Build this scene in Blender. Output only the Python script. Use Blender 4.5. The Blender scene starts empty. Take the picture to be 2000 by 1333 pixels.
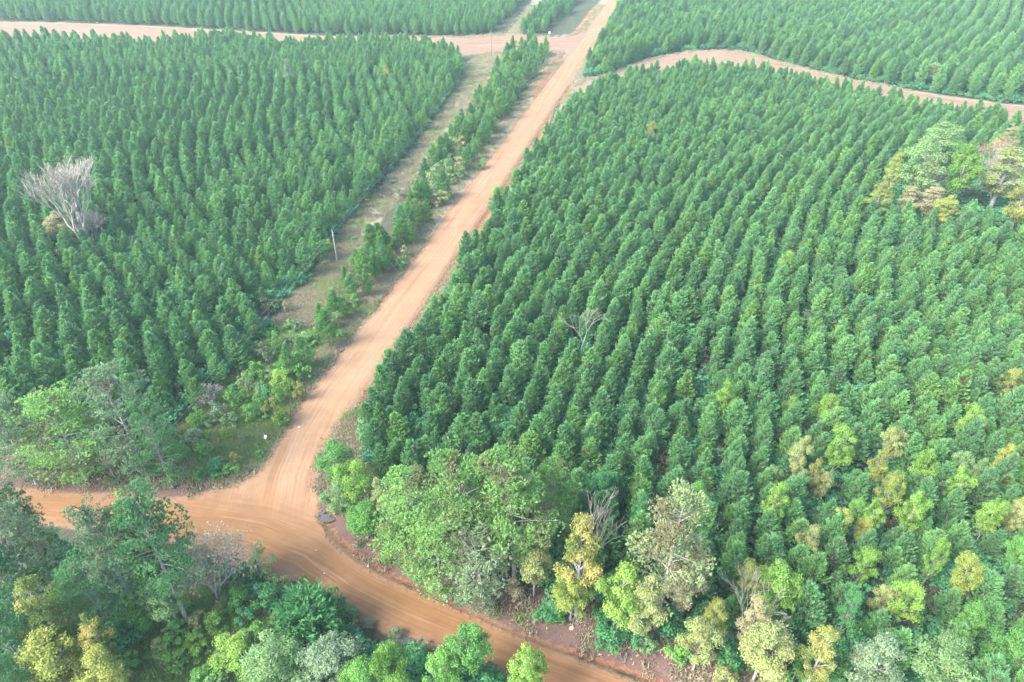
import bpy, math, random
import numpy as np
R = math.radians
random.seed(7); rng = np.random.default_rng(7)
scene = bpy.context.scene
col = scene.collection

# ------------------------------------------------------------ camera, light, exposure
CAM_H = 65.0; PITCH = R(35.0); FPX = 1333.0
cam_d = bpy.data.cameras.new('camera'); cam = bpy.data.objects.new('camera', cam_d); col.objects.link(cam)
cam.location = (0, 0, CAM_H); cam.rotation_euler = (R(90) - PITCH, 0, 0)
cam_d.lens = 24.0; cam_d.sensor_width = 36.0; cam_d.clip_end = 9000; cam_d.clip_start = 0.5
scene.camera = cam
SUN_EL, SUN_AZ = R(42), R(-118)          # azimuth measured from +Y towards +X (light comes from the left, a little behind)
w = bpy.data.worlds.new('World'); scene.world = w; w.use_nodes = True
nt = w.node_tree; bg = nt.nodes['Background']
sky = nt.nodes.new('ShaderNodeTexSky'); sky.sky_type = 'NISHITA'; sky.sun_disc = False
sky.sun_elevation = SUN_EL; sky.sun_rotation = SUN_AZ
sky.dust_density = 2.0; sky.ozone_density = 1.0
nt.links.new(sky.outputs[0], bg.inputs[0]); bg.inputs[1].default_value = 0.15
sun_d = bpy.data.lights.new('sun', 'SUN'); sun_d.energy = 2.0; sun_d.angle = R(28); sun_d.color = (1.0, .95, .86)
sun = bpy.data.objects.new('sun', sun_d); col.objects.link(sun)
sx, sy = math.sin(SUN_AZ) * math.cos(SUN_EL), math.cos(SUN_AZ) * math.cos(SUN_EL)
from mathutils import Vector
sun.rotation_euler = Vector((sx, sy, math.sin(SUN_EL))).to_track_quat('Z', 'Y').to_euler()
scene.view_settings.view_transform = 'Standard'; scene.view_settings.look = 'None'
scene.view_settings.exposure = 2.27; scene.view_settings.gamma = 1.0
scene.render.engine = 'CYCLES'
scene.cycles.max_bounces = 6; scene.cycles.diffuse_bounces = 3; scene.cycles.transmission_bounces = 3
scene.cycles.volume_bounces = 0; scene.cycles.transparent_max_bounces = 4

# ------------------------------------------------------------ helpers
SP, CP = math.sin(PITCH), math.cos(PITCH)
def G(px, py, z=0.0):
    "point at height z that lies at a place measured on the photograph"
    u = (px - 1000) / FPX; v = (py - 666.5) / FPX
    t = (CAM_H - z) / (SP + v * CP)
    return (u * t, (CP - v * SP) * t)
def GP(pts): return np.array([G(*p) for p in pts])
def project(x, y, z=0.0):
    d = y * CP + (CAM_H - z) * SP
    return 1000 + FPX * x / d, 666.5 + FPX * ((CAM_H - z) * CP - y * SP) / d
def scale_at(py, z):   # photo pixels per metre
    return FPX * (SP + (py - 666.5) / FPX * CP) / (CAM_H - z)

def seg_dist(P, line, closed=False):
    "distance, along-length and side offset from points P (n,2) to a polyline"
    n = len(line); best = np.full(len(P), 1e9); along = np.zeros(len(P)); side = np.zeros(len(P)); acc = 0
    for i in range(n if closed else n - 1):
        a = line[i]; b = line[(i + 1) % n]; d = b - a; L = np.hypot(*d)
        if L < 1e-6: continue
        t = np.clip(((P - a) @ d) / (L * L), 0, 1)
        q = P - (a + t[:, None] * d); dist = np.hypot(q[:, 0], q[:, 1]); m = dist < best
        best[m] = dist[m]; along[m] = acc + t[m] * L
        side[m] = np.sign(d[0] * q[m, 1] - d[1] * q[m, 0]) * dist[m]; acc += L
    return best, along, side
def inside(P, poly):
    c = np.zeros(len(P), bool); n = len(poly)
    for i in range(n):
        a = poly[i]; b = poly[i - 1]
        if a[1] == b[1]: continue
        m = ((a[1] > P[:, 1]) != (b[1] > P[:, 1])) & (P[:, 0] < (b[0] - a[0]) * (P[:, 1] - a[1]) / (b[1] - a[1]) + a[0])
        c ^= m
    return c
def sdf(P, poly):
    d = seg_dist(P, poly, True)[0]; d[inside(P, poly)] *= -1; return d
def smooth(a, b, x):
    t = np.clip((x - a) / (b - a), 0, 1); return t * t * (3 - 2 * t)
def rounded(poly, it=2):
    for _ in range(it):
        nx = np.roll(poly, -1, axis=0); poly = np.stack([poly * .75 + nx * .25, poly * .25 + nx * .75], 1).reshape(-1, 2)
    return poly
def wob(P, s, seed=0):   # cheap smooth noise -1..1
    r = np.random.default_rng(seed); o = np.zeros(len(P))
    for k in range(6):
        a = r.uniform(0, 6.28); f = r.uniform(.6, 1.8) / s; o += np.sin((P[:, 0] * math.cos(a) + P[:, 1] * math.sin(a)) * f * 6.28 + r.uniform(0, 6.28))
    return o / 3.2

def mesh_np(name, V, F, mats, mi=None, tint=None, smooth_=False, attrs=None):
    "V (n,3); F (m,3) or (m,4) int"
    me = bpy.data.meshes.new(name); V = np.asarray(V, np.float32); F = np.asarray(F, np.int32)
    k = F.shape[1]
    me.vertices.add(len(V)); me.vertices.foreach_set('co', V.ravel())
    me.loops.add(F.size); me.loops.foreach_set('vertex_index', F.ravel())
    me.polygons.add(len(F)); me.polygons.foreach_set('loop_start', np.arange(len(F), dtype=np.int32) * k)
    for m in mats: me.materials.append(m)
    if mi is not None: me.polygons.foreach_set('material_index', np.asarray(mi, np.int32))
    if smooth_: me.polygons.foreach_set('use_smooth', np.ones(len(F), bool))
    if tint is not None:
        at = me.attributes.new('tint', 'FLOAT', 'POINT'); at.data.foreach_set('value', np.asarray(tint, np.float32))
    for n, v in (attrs or {}).items():
        at = me.attributes.new(n, 'FLOAT', 'POINT'); at.data.foreach_set('value', np.asarray(v, np.float32))
    me.update(calc_edges=True); me.validate(); return me
def link(name, me, parent=None):
    o = bpy.data.objects.new(name, me); col.objects.link(o)
    if parent: o.parent = parent
    return o
def tag(o, label=None, cat=None, group=None, kind=None):
    if label: o['label'] = label
    if cat: o['category'] = cat
    if group: o['group'] = group
    if kind: o['kind'] = kind
    return o
def empty(name, loc, rz=0.0, s=1.0):
    o = bpy.data.objects.new(name, None); col.objects.link(o); o.location = loc; o.rotation_euler = (0, 0, rz)
    o.scale = (s, s, s) if not hasattr(s, '__len__') else s; o.empty_display_size = .3
    return o

# ------------------------------------------------------------ materials
def nodes(m): m.use_nodes = True; n = m.node_tree.nodes; n.clear(); return n, m.node_tree.links
def rgb(c): return (c[0], c[1], c[2], 1)
LEAF = 1.75
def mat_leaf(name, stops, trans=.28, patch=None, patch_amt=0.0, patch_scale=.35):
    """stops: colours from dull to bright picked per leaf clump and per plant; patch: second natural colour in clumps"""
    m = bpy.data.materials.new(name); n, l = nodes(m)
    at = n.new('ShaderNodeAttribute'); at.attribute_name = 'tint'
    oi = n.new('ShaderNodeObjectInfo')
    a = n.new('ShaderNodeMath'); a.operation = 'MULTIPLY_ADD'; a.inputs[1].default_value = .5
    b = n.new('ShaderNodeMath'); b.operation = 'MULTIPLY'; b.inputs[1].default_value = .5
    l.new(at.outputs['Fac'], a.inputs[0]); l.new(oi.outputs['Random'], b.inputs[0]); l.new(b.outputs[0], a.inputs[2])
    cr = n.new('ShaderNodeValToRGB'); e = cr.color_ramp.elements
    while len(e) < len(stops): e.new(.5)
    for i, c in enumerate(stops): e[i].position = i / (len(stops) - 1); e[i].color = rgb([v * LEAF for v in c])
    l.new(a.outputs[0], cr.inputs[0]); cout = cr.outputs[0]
    if patch:
        tc = n.new('ShaderNodeTexCoord'); no = n.new('ShaderNodeTexNoise'); no.inputs['Scale'].default_value = patch_scale
        ad = n.new('ShaderNodeVectorMath'); ad.operation = 'ADD'
        l.new(tc.outputs['Object'], ad.inputs[0]); l.new(oi.outputs['Location'], ad.inputs[1]); l.new(ad.outputs[0], no.inputs['Vector'])
        mr = n.new('ShaderNodeMapRange'); mr.inputs[1].default_value = .62 - patch_amt * .25; mr.inputs[2].default_value = .70 - patch_amt * .2
        l.new(no.outputs['Fac'], mr.inputs[0])
        mx = n.new('ShaderNodeMix'); mx.data_type = 'RGBA'; mx.inputs[7].default_value = rgb([v * 1.3 for v in patch])
        l.new(mr.outputs[0], mx.inputs[0]); l.new(cout, mx.inputs[6]); cout = mx.outputs[2]
    d = n.new('ShaderNodeBsdfDiffuse'); t = n.new('ShaderNodeBsdfTranslucent'); mix = n.new('ShaderNodeMixShader'); mix.inputs[0].default_value = trans
    l.new(cout, d.inputs[0]); l.new(cout, t.inputs[0]); l.new(d.outputs[0], mix.inputs[1]); l.new(t.outputs[0], mix.inputs[2])
    o = n.new('ShaderNodeOutputMaterial'); l.new(mix.outputs[0], o.inputs[0]); return m
def mat_noise(name, c1, c2, scale=4, rough=.85, bump=.2, metallic=0, stretch=(1, 1, 1)):
    m = bpy.data.materials.new(name); n, l = nodes(m)
    tc = n.new('ShaderNodeTexCoord'); mp = n.new('ShaderNodeMapping'); mp.inputs['Scale'].default_value = stretch
    no = n.new('ShaderNodeTexNoise'); no.inputs['Scale'].default_value = scale; no.inputs['Detail'].default_value = 5
    l.new(tc.outputs['Object'], mp.inputs[0]); l.new(mp.outputs[0], no.inputs['Vector'])
    cr = n.new('ShaderNodeValToRGB'); cr.color_ramp.elements[0].position = .3; cr.color_ramp.elements[1].position = .7
    cr.color_ramp.elements[0].color = rgb(c1); cr.color_ramp.elements[1].color = rgb(c2); l.new(no.outputs['Fac'], cr.inputs[0])
    p = n.new('ShaderNodeBsdfPrincipled'); p.inputs['Roughness'].default_value = rough; p.inputs['Metallic'].default_value = metallic
    p.inputs['Specular IOR Level'].default_value = .3
    l.new(cr.outputs[0], p.inputs['Base Color'])
    bp = n.new('ShaderNodeBump'); bp.inputs['Strength'].default_value = bump; l.new(no.outputs['Fac'], bp.inputs['Height']); l.new(bp.outputs[0], p.inputs['Normal'])
    o = n.new('ShaderNodeOutputMaterial'); l.new(p.outputs[0], o.inputs[0]); return m

M = {}
M['needle'] = mat_leaf('pine_needles', [(.135, .170, .095), (.090, .200, .090), (.125, .260, .100), (.200, .325, .105)], .4, (.175, .160, .100), .06, .9)
M['needle_warm'] = mat_leaf('warm_green_needles', [(.080, .145, .060), (.095, .200, .070), (.130, .250, .080), (.170, .290, .085)], .36, (.14, .12, .06), .12, .9)
M['mature'] = mat_leaf('mature_pine_needles', [(.120, .200, .070), (.140, .250, .080), (.170, .290, .090), (.220, .320, .120)], .36, (.18, .19, .10), .35, .3)
M['mature_grey'] = mat_leaf('grey_green_pine_needles', [(.095, .160, .095), (.130, .200, .110), (.180, .240, .135), (.240, .285, .170)], .36, (.19, .19, .13), .3, .3)
M['mature_dark'] = mat_leaf('dark_pine_needles', [(.055, .125, .065), (.070, .165, .075), (.100, .205, .085), (.140, .240, .090)], .34)
M['tan_pine'] = mat_leaf('tan_and_grey_pine_needles', [(.12, .185, .09), (.165, .225, .11), (.22, .26, .13), (.28, .28, .16)], .34, (.21, .205, .115), .6, .22)
M['green'] = mat_leaf('broad_green_leaves', [(.055, .130, .045), (.075, .175, .050), (.100, .215, .055), (.135, .25, .065)], .35)
M['deep'] = mat_leaf('deep_green_leaves', [(.032, .100, .048), (.042, .135, .056), (.060, .170, .062), (.09, .20, .070)], .3)
M['pale'] = mat_leaf('pale_green_leaves', [(.085, .150, .065), (.110, .185, .075), (.150, .225, .095), (.200, .260, .130)], .35, (.17, .21, .10), .2, .3)
M['grey'] = mat_leaf('grey_green_leaves', [(.080, .125, .075), (.105, .155, .088), (.135, .185, .105), (.180, .220, .135)], .3, (.17, .19, .12), .3, .3)
M['lime'] = mat_leaf('lime_green_leaves', [(.080, .155, .045), (.120, .215, .050), (.155, .250, .060), (.20, .28, .070)], .4, (.08, .17, .035), .3, .5)
M['yellow'] = mat_leaf('yellow_green_leaves', [(.110, .165, .045), (.165, .210, .055), (.225, .250, .070), (.26, .265, .080)], .4, (.20, .21, .07), .35, .05)
M['olive'] = mat_leaf('pale_olive_leaves', [(.130, .175, .070), (.175, .215, .085), (.225, .250, .105), (.27, .27, .12)], .38, (.21, .22, .09), .35, .3)
M['orange'] = mat_leaf('yellow_orange_leaves', [(.140, .180, .060), (.190, .210, .070), (.260, .240, .080), (.33, .25, .09)], .4, (.12, .17, .05), .5, .3)
M['rust'] = mat_leaf('rusty_leaves', [(.200, .110, .060), (.290, .150, .080), (.360, .210, .120), (.42, .27, .17)], .35)
M['tan'] = mat_leaf('tan_dry_leaves', [(.160, .160, .090), (.205, .190, .110), (.255, .225, .135), (.31, .27, .17)], .3, (.20, .22, .09), .4, .5)
M['under'] = mat_leaf('undergrowth_leaves', [(.050, .120, .075), (.055, .170, .095), (.085, .220, .095), (.140, .260, .090)], .4, (.10, .085, .06), .3, .25)
M['grass'] = mat_leaf('dry_grass_blades', [(.200, .165, .120), (.180, .170, .105), (.270, .225, .165), (.150, .175, .075)], .3)
M['grassg'] = mat_leaf('green_grass_blades', [(.09, .14, .05), (.12, .18, .06), (.16, .22, .07), (.22, .24, .10)], .3)
M['bark'] = mat_noise('pine_bark', (.13, .10, .085), (.25, .20, .17), 6, .9, .5, stretch=(1, 1, .3))
M['bark_grey'] = mat_noise('grey_bark', (.24, .22, .20), (.40, .37, .34), 5, .9, .4, stretch=(1, 1, .3))
M['dead'] = mat_noise('bleached_dead_wood', (.30, .265, .235), (.46, .42, .38), 3, .8, .3)
M['deadgrey'] = mat_noise('grey_dead_twigs', (.25, .20, .19), (.38, .32, .30), 3, .8, .3)

# ------------------------------------------------------------ ground plan
road_px = [(1236, -60), (1191, 0), (1136, 73), (1010, 242), (816, 500), (700, 652), (600, 776), (572, 818), (550, 865), (522, 905), (488, 935), (445, 957), (395, 972), (351, 979),
           (250, 974), (130, 966), (30, 962), (-300, 955), (-300, 1012), (30, 1014), (180, 1026), (300, 1043), (380, 1064), (450, 1086), (544, 1113), (601, 1138), (659, 1166), (710, 1200), (760, 1226),
           (831, 1246), (900, 1280), (962, 1304), (1070, 1340), (1250, 1420), (1500, 1550), (1640, 1520), (1400, 1405), (1240, 1335), (1157, 1300), (1027, 1252), (897, 1192), (802, 1151), (716, 1115),
           (664, 1073), (636, 1042), (616, 1012), (606, 975), (605, 940), (612, 905), (632, 868), (660, 825), (694, 776), (788, 640), (884, 500), (1036, 271), (1126, 136), (1217, 0), (1256, -60)]
ROAD = rounded(GP(road_px), 2)
main_c = GP([(1246, -60), (1204, 0), (1131, 104), (1023, 256), (850, 500), (744, 646), (647, 776), (605, 850), (575, 930), (560, 1010), (560, 1060)])
cross_c = GP([(-300, 984), (0, 986), (180, 994), (360, 1018), (500, 1040), (600, 1078), (690, 1140), (800, 1195), (900, 1237), (1060, 1300), (1250, 1375), (1570, 1535)])
track_l = rounded(GP([(-500, 40), (0, 44), (200, 49), (400, 59), (520, 66), (640, 74), (800, 73), (900, 75), (960, 71), (1010, 66), (1060, 74), (1118, 72), (1150, 60), (1130, 100), (1112, 106), (1080, 100), (1030, 92), (960, 104), (880, 110), (640, 108), (400, 100), (200, 92), (0, 86), (-500, 82)]), 1)
track_r = rounded(GP([(1128, 165), (1200, 146), (1260, 122), (1330, 103), (1440, 100), (1500, 118), (1620, 149), (1760, 177), (1880, 195), (2000, 210), (2300, 240), (2700, 270), (2700, 310), (2300, 275), (2000, 243), (1900, 228), (1780, 210), (1640, 180), (1480, 150), (1330, 140), (1240, 156), (1150, 186), (1118, 190)]), 1)
corridor = rounded(GP([(545, 612), (600, 545), (660, 452), (730, 378), (800, 300), (868, 205), (915, 120), (960, 104), (1000, 108), (975, 150), (905, 230), (850, 300), (800, 360), (745, 430), (700, 500), (650, 570), (620, 625), (570, 650)]), 1)
corridor2 = GP([(985, 72), (1015, 38), (1040, 0), (1075, -50), (1100, -50), (1062, 0), (1040, 35), (1012, 66)])
ditch_r = GP([(634, 1008), (640, 1024), (658, 1045), (702, 1082), (773, 1125), (831, 1150), (865, 1170), (946, 1209), (1027, 1240), (1157, 1282), (1287, 1326), (1500, 1415)])
ditch_m = GP([(704, 800), (745, 740), (800, 652), (860, 560), (905, 490), (975, 385), (1060, 252), (1090, 205), (1120, 160)])
ditch_l = GP([(-300, 926), (0, 928), (130, 934), (230, 938), (330, 946), (395, 950)])
ditch_b = GP([(700, 1222), (745, 1250), (800, 1262), (870, 1290), (930, 1320), (1050, 1370)])
bank_l = GP([(1160, 20), (1102, 98), (1075, 135), (1040, 190)])
bare_path = GP([(262, 1270), (290, 1268), (300, 1340), (310, 1420), (240, 1420), (255, 1330)])
litter_r = rounded(GP([(615, 975), (650, 965), (700, 960), (740, 1010), (790, 1060), (850, 1090), (920, 1110), (1000, 1130), (1090, 1160), (1200, 1200), (1300, 1240), (1600, 1330), (1700, 1500), (1480, 1430), (1287, 1335), (1157, 1292), (1027, 1248), (865, 1180), (773, 1135), (702, 1092), (645, 1045), (622, 1012)]), 1)
litter_l = rounded(GP([(-300, 880), (0, 886), (150, 896), (300, 908), (345, 880), (372, 905), (375, 940), (470, 948), (400, 972), (340, 980), (200, 972), (0, 960), (-300, 955)]), 1)
green_field = rounded(GP([(250, 1180), (400, 1140), (520, 1150), (600, 1300), (560, 1420), (240, 1420)]), 1)
weeds_l = rounded(GP([(340, 905), (330, 840), (450, 740), (545, 640), (620, 640), (640, 680), (600, 770), (540, 880), (480, 925), (400, 940)]), 1)

def zones(P):
    dr = sdf(P, ROAD); z = {}
    dm = seg_dist(P, ditch_m)[0]; dR = seg_dist(P, ditch_r)[0]; dl = seg_dist(P, ditch_l)[0]; db = seg_dist(P, ditch_b)[0]; bl = seg_dist(P, bank_l)[0]
    near = smooth(200, 90, P[:, 1])
    z['dirt'] = smooth(1.5, -.2, dr + .3 * wob(P, 9, 3))
    z['red'] = np.maximum.reduce([smooth(1.7, .5, dm) * (.9 + .3 * wob(P, 14, 4)), smooth(.5, .1, dR) * .9, smooth(2.6, .5, bl), smooth(1.2, .2, seg_dist(P, ditch_b)[0]) * .3])
    z['litter'] = np.maximum(smooth(.8, -.8, sdf(P, litter_r)), smooth(.8, -.8, sdf(P, litter_l)))
    cor = np.maximum(smooth(1.5, -1.5, sdf(P, corridor)), smooth(2, -2, sdf(P, corridor2)))
    left = (seg_dist(P, main_c)[2] > 0)     # left-hand verge of the main road (line runs towards the camera)
    verge = smooth(6.5, 3.5, dr) * (P[:, 1] > 60)
    z['dry'] = np.maximum.reduce([1.3 * smooth(.6, -.3, sdf(P, bare_path)), cor, verge * .95, smooth(5, 0, sdf(P, track_l)), smooth(4, 0, sdf(P, track_r)), .45 * smooth(1, -2, sdf(P, weeds_l))])
    z['green'] = np.maximum(smooth(3, -3, sdf(P, green_field)), .75 * smooth(1, -2, sdf(P, weeds_l)))
    h = np.zeros(len(P))
    h -= .55 * np.exp(-(dm / .75) ** 2) * smooth(0, .6, dr); h -= .5 * np.exp(-(dR / .8) ** 2) * smooth(0, .5, dr)
    h -= .35 * np.exp(-(dl / .7) ** 2); h -= .7 * np.exp(-(db / 1.3) ** 2)
    h += .35 * smooth(.8, 3, dR) * smooth(6, 3, dR); h += .3 * smooth(.8, 2.5, dm) * smooth(6, 3, dm)
    h += .5 * np.exp(-(bl / 2.0) ** 2)
    h += .09 * wob(P, 3.1, 8) * smooth(.6, 3, dr) + .16 * wob(P, 17, 9) * smooth(2, 8, dr)
    h *= smooth(-.1, .6, dr)
    tk = np.minimum(sdf(P, track_l), sdf(P, track_r)); h *= smooth(-.1, 1.5, tk)
    h -= .06 * smooth(.1, -.6, dr)
    return z, h, dr

# ground grid, finer close to the camera
def axis(parts):
    out = []
    for a, b, s in parts: out += list(np.arange(a, b, s))
    return np.array(out)
xs_pos = axis([(0, 50, .5), (50, 110, .8), (110, 420, 2.5), (420, 900, 30), (900, 4201, 300)])
xs = np.concatenate([-xs_pos[::-1][:-1], xs_pos])
ys = axis([(-600, -60, 60), (-60, 18, 6), (18, 110, .45), (110, 190, .8), (190, 480, 1.8), (480, 900, 20), (900, 6001, 300)])
X, Y = np.meshgrid(xs, ys); P = np.stack([X.ravel(), Y.ravel()], 1)
zz, hh, drg = zones(P); nx_, ny_ = len(xs), len(ys)
idx = np.arange(nx_ * ny_).reshape(ny_, nx_)
F = np.stack([idx[:-1, :-1].ravel(), idx[:-1, 1:].ravel(), idx[1:, 1:].ravel(), idx[1:, :-1].ravel()], 1)

def lk(l, a, b): l.new(a, b)
def ground_mat():
    m = bpy.data.materials.new('forest_ground'); n, l = nodes(m)
    tc = n.new('ShaderNodeTexCoord')
    def noise(s, d=4, r=.6):
        q = n.new('ShaderNodeTexNoise'); q.inputs['Scale'].default_value = s; q.inputs['Detail'].default_value = d; q.inputs['Roughness'].default_value = r
        l.new(tc.outputs['Object'], q.inputs['Vector']); return q.outputs['Fac']
    def ramp(f, cs, lo=.3, hi=.7):
        c = n.new('ShaderNodeValToRGB'); e = c.color_ramp.elements
        while len(e) < len(cs): e.new(.5)
        for i, k in enumerate(cs): e[i].position = lo + (hi - lo) * i / (len(cs) - 1); e[i].color = rgb(k)
        l.new(f, c.inputs[0]); return c.outputs[0]
    n1, n2, n3 = noise(.9, 6, .7), noise(4.5, 4, .7), noise(.12, 3)
    base = ramp(n1, [(.045, .050, .032), (.085, .075, .050), (.055, .080, .040), (.12, .095, .068)])
    layers = [('green', [(.15, .17, .075), (.19, .28, .07), (.28, .31, .11), (.24, .20, .13)], n1),
              ('dry', [(.17, .16, .115), (.28, .225, .17), (.20, .195, .12), (.35, .28, .215)], n1),
              ('litter', [(.080, .050, .042), (.150, .092, .078), (.105, .067, .056), (.23, .16, .14)], n2),
              ('red', [(.17, .070, .036), (.28, .125, .065), (.22, .10, .055)], n1),
              ('dirt', [(.195, .105, .057), (.25, .152, .092), (.23, .14, .084)], n1)]
    cur = base
    for name, cs, nn in layers:
        at = n.new('ShaderNodeAttribute'); at.attribute_name = name
        a = n.new('ShaderNodeMath'); a.operation = 'MULTIPLY_ADD'; a.inputs[1].default_value = 1.1; a.inputs[2].default_value = -.55; l.new(n2, a.inputs[0])
        a2 = n.new('ShaderNodeMath'); a2.operation = 'MULTIPLY_ADD'; a2.inputs[1].default_value = 1.3; a2.inputs[2].default_value = -.65; l.new(n1, a2.inputs[0])
        s = n.new('ShaderNodeMath'); l.new(a.outputs[0], s.inputs[0]); l.new(a2.outputs[0], s.inputs[1])
        s2 = n.new('ShaderNodeMath'); l.new(s.outputs[0], s2.inputs[0]); l.new(at.outputs['Fac'], s2.inputs[1])
        mr = n.new('ShaderNodeMapRange'); mr.interpolation_type = 'SMOOTHSTEP'; mr.inputs[1].default_value = .3; mr.inputs[2].default_value = .7; l.new(s2.outputs[0], mr.inputs[0])
        mx = n.new('ShaderNodeMix'); mx.data_type = 'RGBA'; l.new(mr.outputs[0], mx.inputs[0]); l.new(cur, mx.inputs[6]); l.new(ramp(nn, cs), mx.inputs[7]); cur = mx.outputs[2]
    p = n.new('ShaderNodeBsdfPrincipled'); p.inputs['Roughness'].default_value = .95; p.inputs['Specular IOR Level'].default_value = .15
    l.new(cur, p.inputs['Base Color'])
    bp = n.new('ShaderNodeBump'); bp.inputs['Strength'].default_value = .8; bp.inputs['Distance'].default_value = .15
    l.new(n2, bp.inputs['Height']); l.new(bp.outputs[0], p.inputs['Normal'])
    o = n.new('ShaderNodeOutputMaterial'); l.new(p.outputs[0], o.inputs[0]); return m
gme = mesh_np('ground', np.column_stack([P, hh]), F, [ground_mat()], smooth_=True, attrs=zz)
tag(link('ground', gme), 'forest floor with leaf litter, dry grass and red clay', kind='structure')

# roads: grid cells inside the outline, rim snapped onto the outline
def sheet(name, poly, step, z, mat, label, coords):
    lo = poly.min(0) - step; hi = poly.max(0) + step
    X, Y = np.meshgrid(np.arange(lo[0], hi[0], step), np.arange(lo[1], hi[1], step)); ny, nx = X.shape
    P = np.stack([X.ravel(), Y.ravel()], 1); keep = np.zeros(len(P), bool); d = np.full(len(P), 9.0)
    d[:] = sdf(P, poly) if len(P) < 9e5 else 9
    idx = np.arange(ny * nx).reshape(ny, nx); D = d.reshape(ny, nx); ok = D < step * .5
    c = ok[:-1, :-1] & ok[:-1, 1:] & ok[1:, 1:] & ok[1:, :-1]
    F = np.stack([idx[:-1, :-1][c], idx[:-1, 1:][c], idx[1:, 1:][c], idx[1:, :-1][c]], 1)
    used, inv = np.unique(F.ravel(), return_inverse=True); F = inv.reshape(-1, 4); P = P[used]; d = d[used]
    rim = d > -step * .6; Q = P[rim]; e = .05     # snap the rim to the outline
    gx = (sdf(Q + [e, 0], poly) - sdf(Q - [e, 0], poly)) / (2 * e); gy = (sdf(Q + [0, e], poly) - sdf(Q - [0, e], poly)) / (2 * e)
    cnt = np.bincount(F.ravel(), minlength=len(P))[rim] < 4
    mv = d[rim] * cnt + .10 * wob(Q, 2.2, 5) * cnt
    P[rim] -= np.stack([gx, gy], 1) * mv[:, None]
    d = sdf(P, poly)
    hz = z + .05 * smooth(0, -2.5, d)
    me = mesh_np(name, np.column_stack([P, hz]), F, [mat], smooth_=True, attrs=coords(P, d))
    return tag(link(name, me), label, kind='structure')
def road_coords(P, d):
    _, sm, um = seg_dist(P, main_c); _, sc, uc = seg_dist(P, cross_c)
    wgt = smooth(-4, 4, np.abs(uc) - 4.5 + 0 * um)      # 1 = main road
    return dict(s1=sm, u1=um, s2=sc, u2=uc, wm=wgt, edge=np.clip(-d, 0, 5))
def road_mat(name, cols_main, cols_cross):
    m = bpy.data.materials.new(name); n, l = nodes(m)
    def attr(k): a = n.new('ShaderNodeAttribute'); a.attribute_name = k; return a.outputs['Fac']
    tc = n.new('ShaderNodeTexCoord')
    def streak(s, u, ks, ku, det=4):
        c = n.new('ShaderNodeCombineXYZ'); a = n.new('ShaderNodeMath'); a.operation = 'MULTIPLY'; a.inputs[1].default_value = ks; l.new(attr(s), a.inputs[0])
        b = n.new('ShaderNodeMath'); b.operation = 'MULTIPLY'; b.inputs[1].default_value = ku; l.new(attr(u), b.inputs[0])
        l.new(a.outputs[0], c.inputs[0]); l.new(b.outputs[0], c.inputs[1])
        q = n.new('ShaderNodeTexNoise'); q.inputs['Scale'].default_value = 1; q.inputs['Detail'].default_value = det; q.inputs['Roughness'].default_value = .6; l.new(c.outputs[0], q.inputs['Vector']); return q.outputs['Fac']
    def ramp(f, cs, lo=.3, hi=.7):
        c = n.new('ShaderNodeValToRGB'); e = c.color_ramp.elements
        while len(e) < len(cs): e.new(.5)
        for i, k in enumerate(cs): e[i].position = lo + (hi - lo) * i / (len(cs) - 1); e[i].color = rgb(k)
        l.new(f, c.inputs[0]); return c.outputs[0]
    def mix(f, a, b):
        x = n.new('ShaderNodeMix'); x.data_type = 'RGBA'; l.new(a, x.inputs[6]); l.new(b, x.inputs[7])
        if isinstance(f, float): x.inputs[0].default_value = f
        else: l.new(f, x.inputs[0])
        return x.outputs[2]
    a = ramp(streak('s1', 'u1', .035, .9), cols_main); b = ramp(streak('s2', 'u2', .045, 1.0), cols_cross)
    cur = mix(attr('wm'), b, a)
    # fine wheel marks
    f1 = streak('s1', 'u1', .05, 5, 2); f2 = streak('s2', 'u2', .06, 5, 2)
    fm = n.new('ShaderNodeMix'); l.new(attr('wm'), fm.inputs[0]); l.new(f2, fm.inputs[2]); l.new(f1, fm.inputs[3])
    mr = n.new('ShaderNodeMapRange'); mr.inputs[1].default_value = .35; mr.inputs[2].default_value = .7; mr.inputs[3].default_value = .89; mr.inputs[4].default_value = 1.09; l.new(fm.outputs[0], mr.inputs[0])
    no = n.new('ShaderNodeTexNoise'); no.inputs['Scale'].default_value = .35; no.inputs['Detail'].default_value = 8; no.inputs['Roughness'].default_value = .7; l.new(tc.outputs['Object'], no.inputs['Vector'])
    mr2 = n.new('ShaderNodeMapRange'); mr2.inputs[1].default_value = .3; mr2.inputs[2].default_value = .7; mr2.inputs[3].default_value = .86; mr2.inputs[4].default_value = 1.12; l.new(no.outputs['Fac'], mr2.inputs[0])
    mm = n.new('ShaderNodeMath'); mm.operation = 'MULTIPLY'; l.new(mr.outputs[0], mm.inputs[0]); l.new(mr2.outputs[0], mm.inputs[1])
    vm = n.new('ShaderNodeVectorMath'); vm.operation = 'SCALE'; l.new(cur, vm.inputs[0]); l.new(mm.outputs[0], vm.inputs['Scale'])
    # gravelly ridge at the edges
    ed = n.new('ShaderNodeMapRange'); ed.inputs[1].default_value = .9; ed.inputs[2].default_value = 0; l.new(attr('edge'), ed.inputs[0])
    g = n.new('ShaderNodeTexNoise'); g.inputs['Scale'].default_value = 2.2; g.inputs['Detail'].default_value = 5; l.new(tc.outputs['Object'], g.inputs['Vector'])
    gm = n.new('ShaderNodeMapRange'); gm.inputs[1].default_value = .42; gm.inputs[2].default_value = .58; l.new(g.outputs['Fac'], gm.inputs[0])
    em = n.new('ShaderNodeMath'); em.operation = 'MULTIPLY'; l.new(ed.outputs[0], em.inputs[0]); l.new(gm.outputs[0], em.inputs[1])
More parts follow.
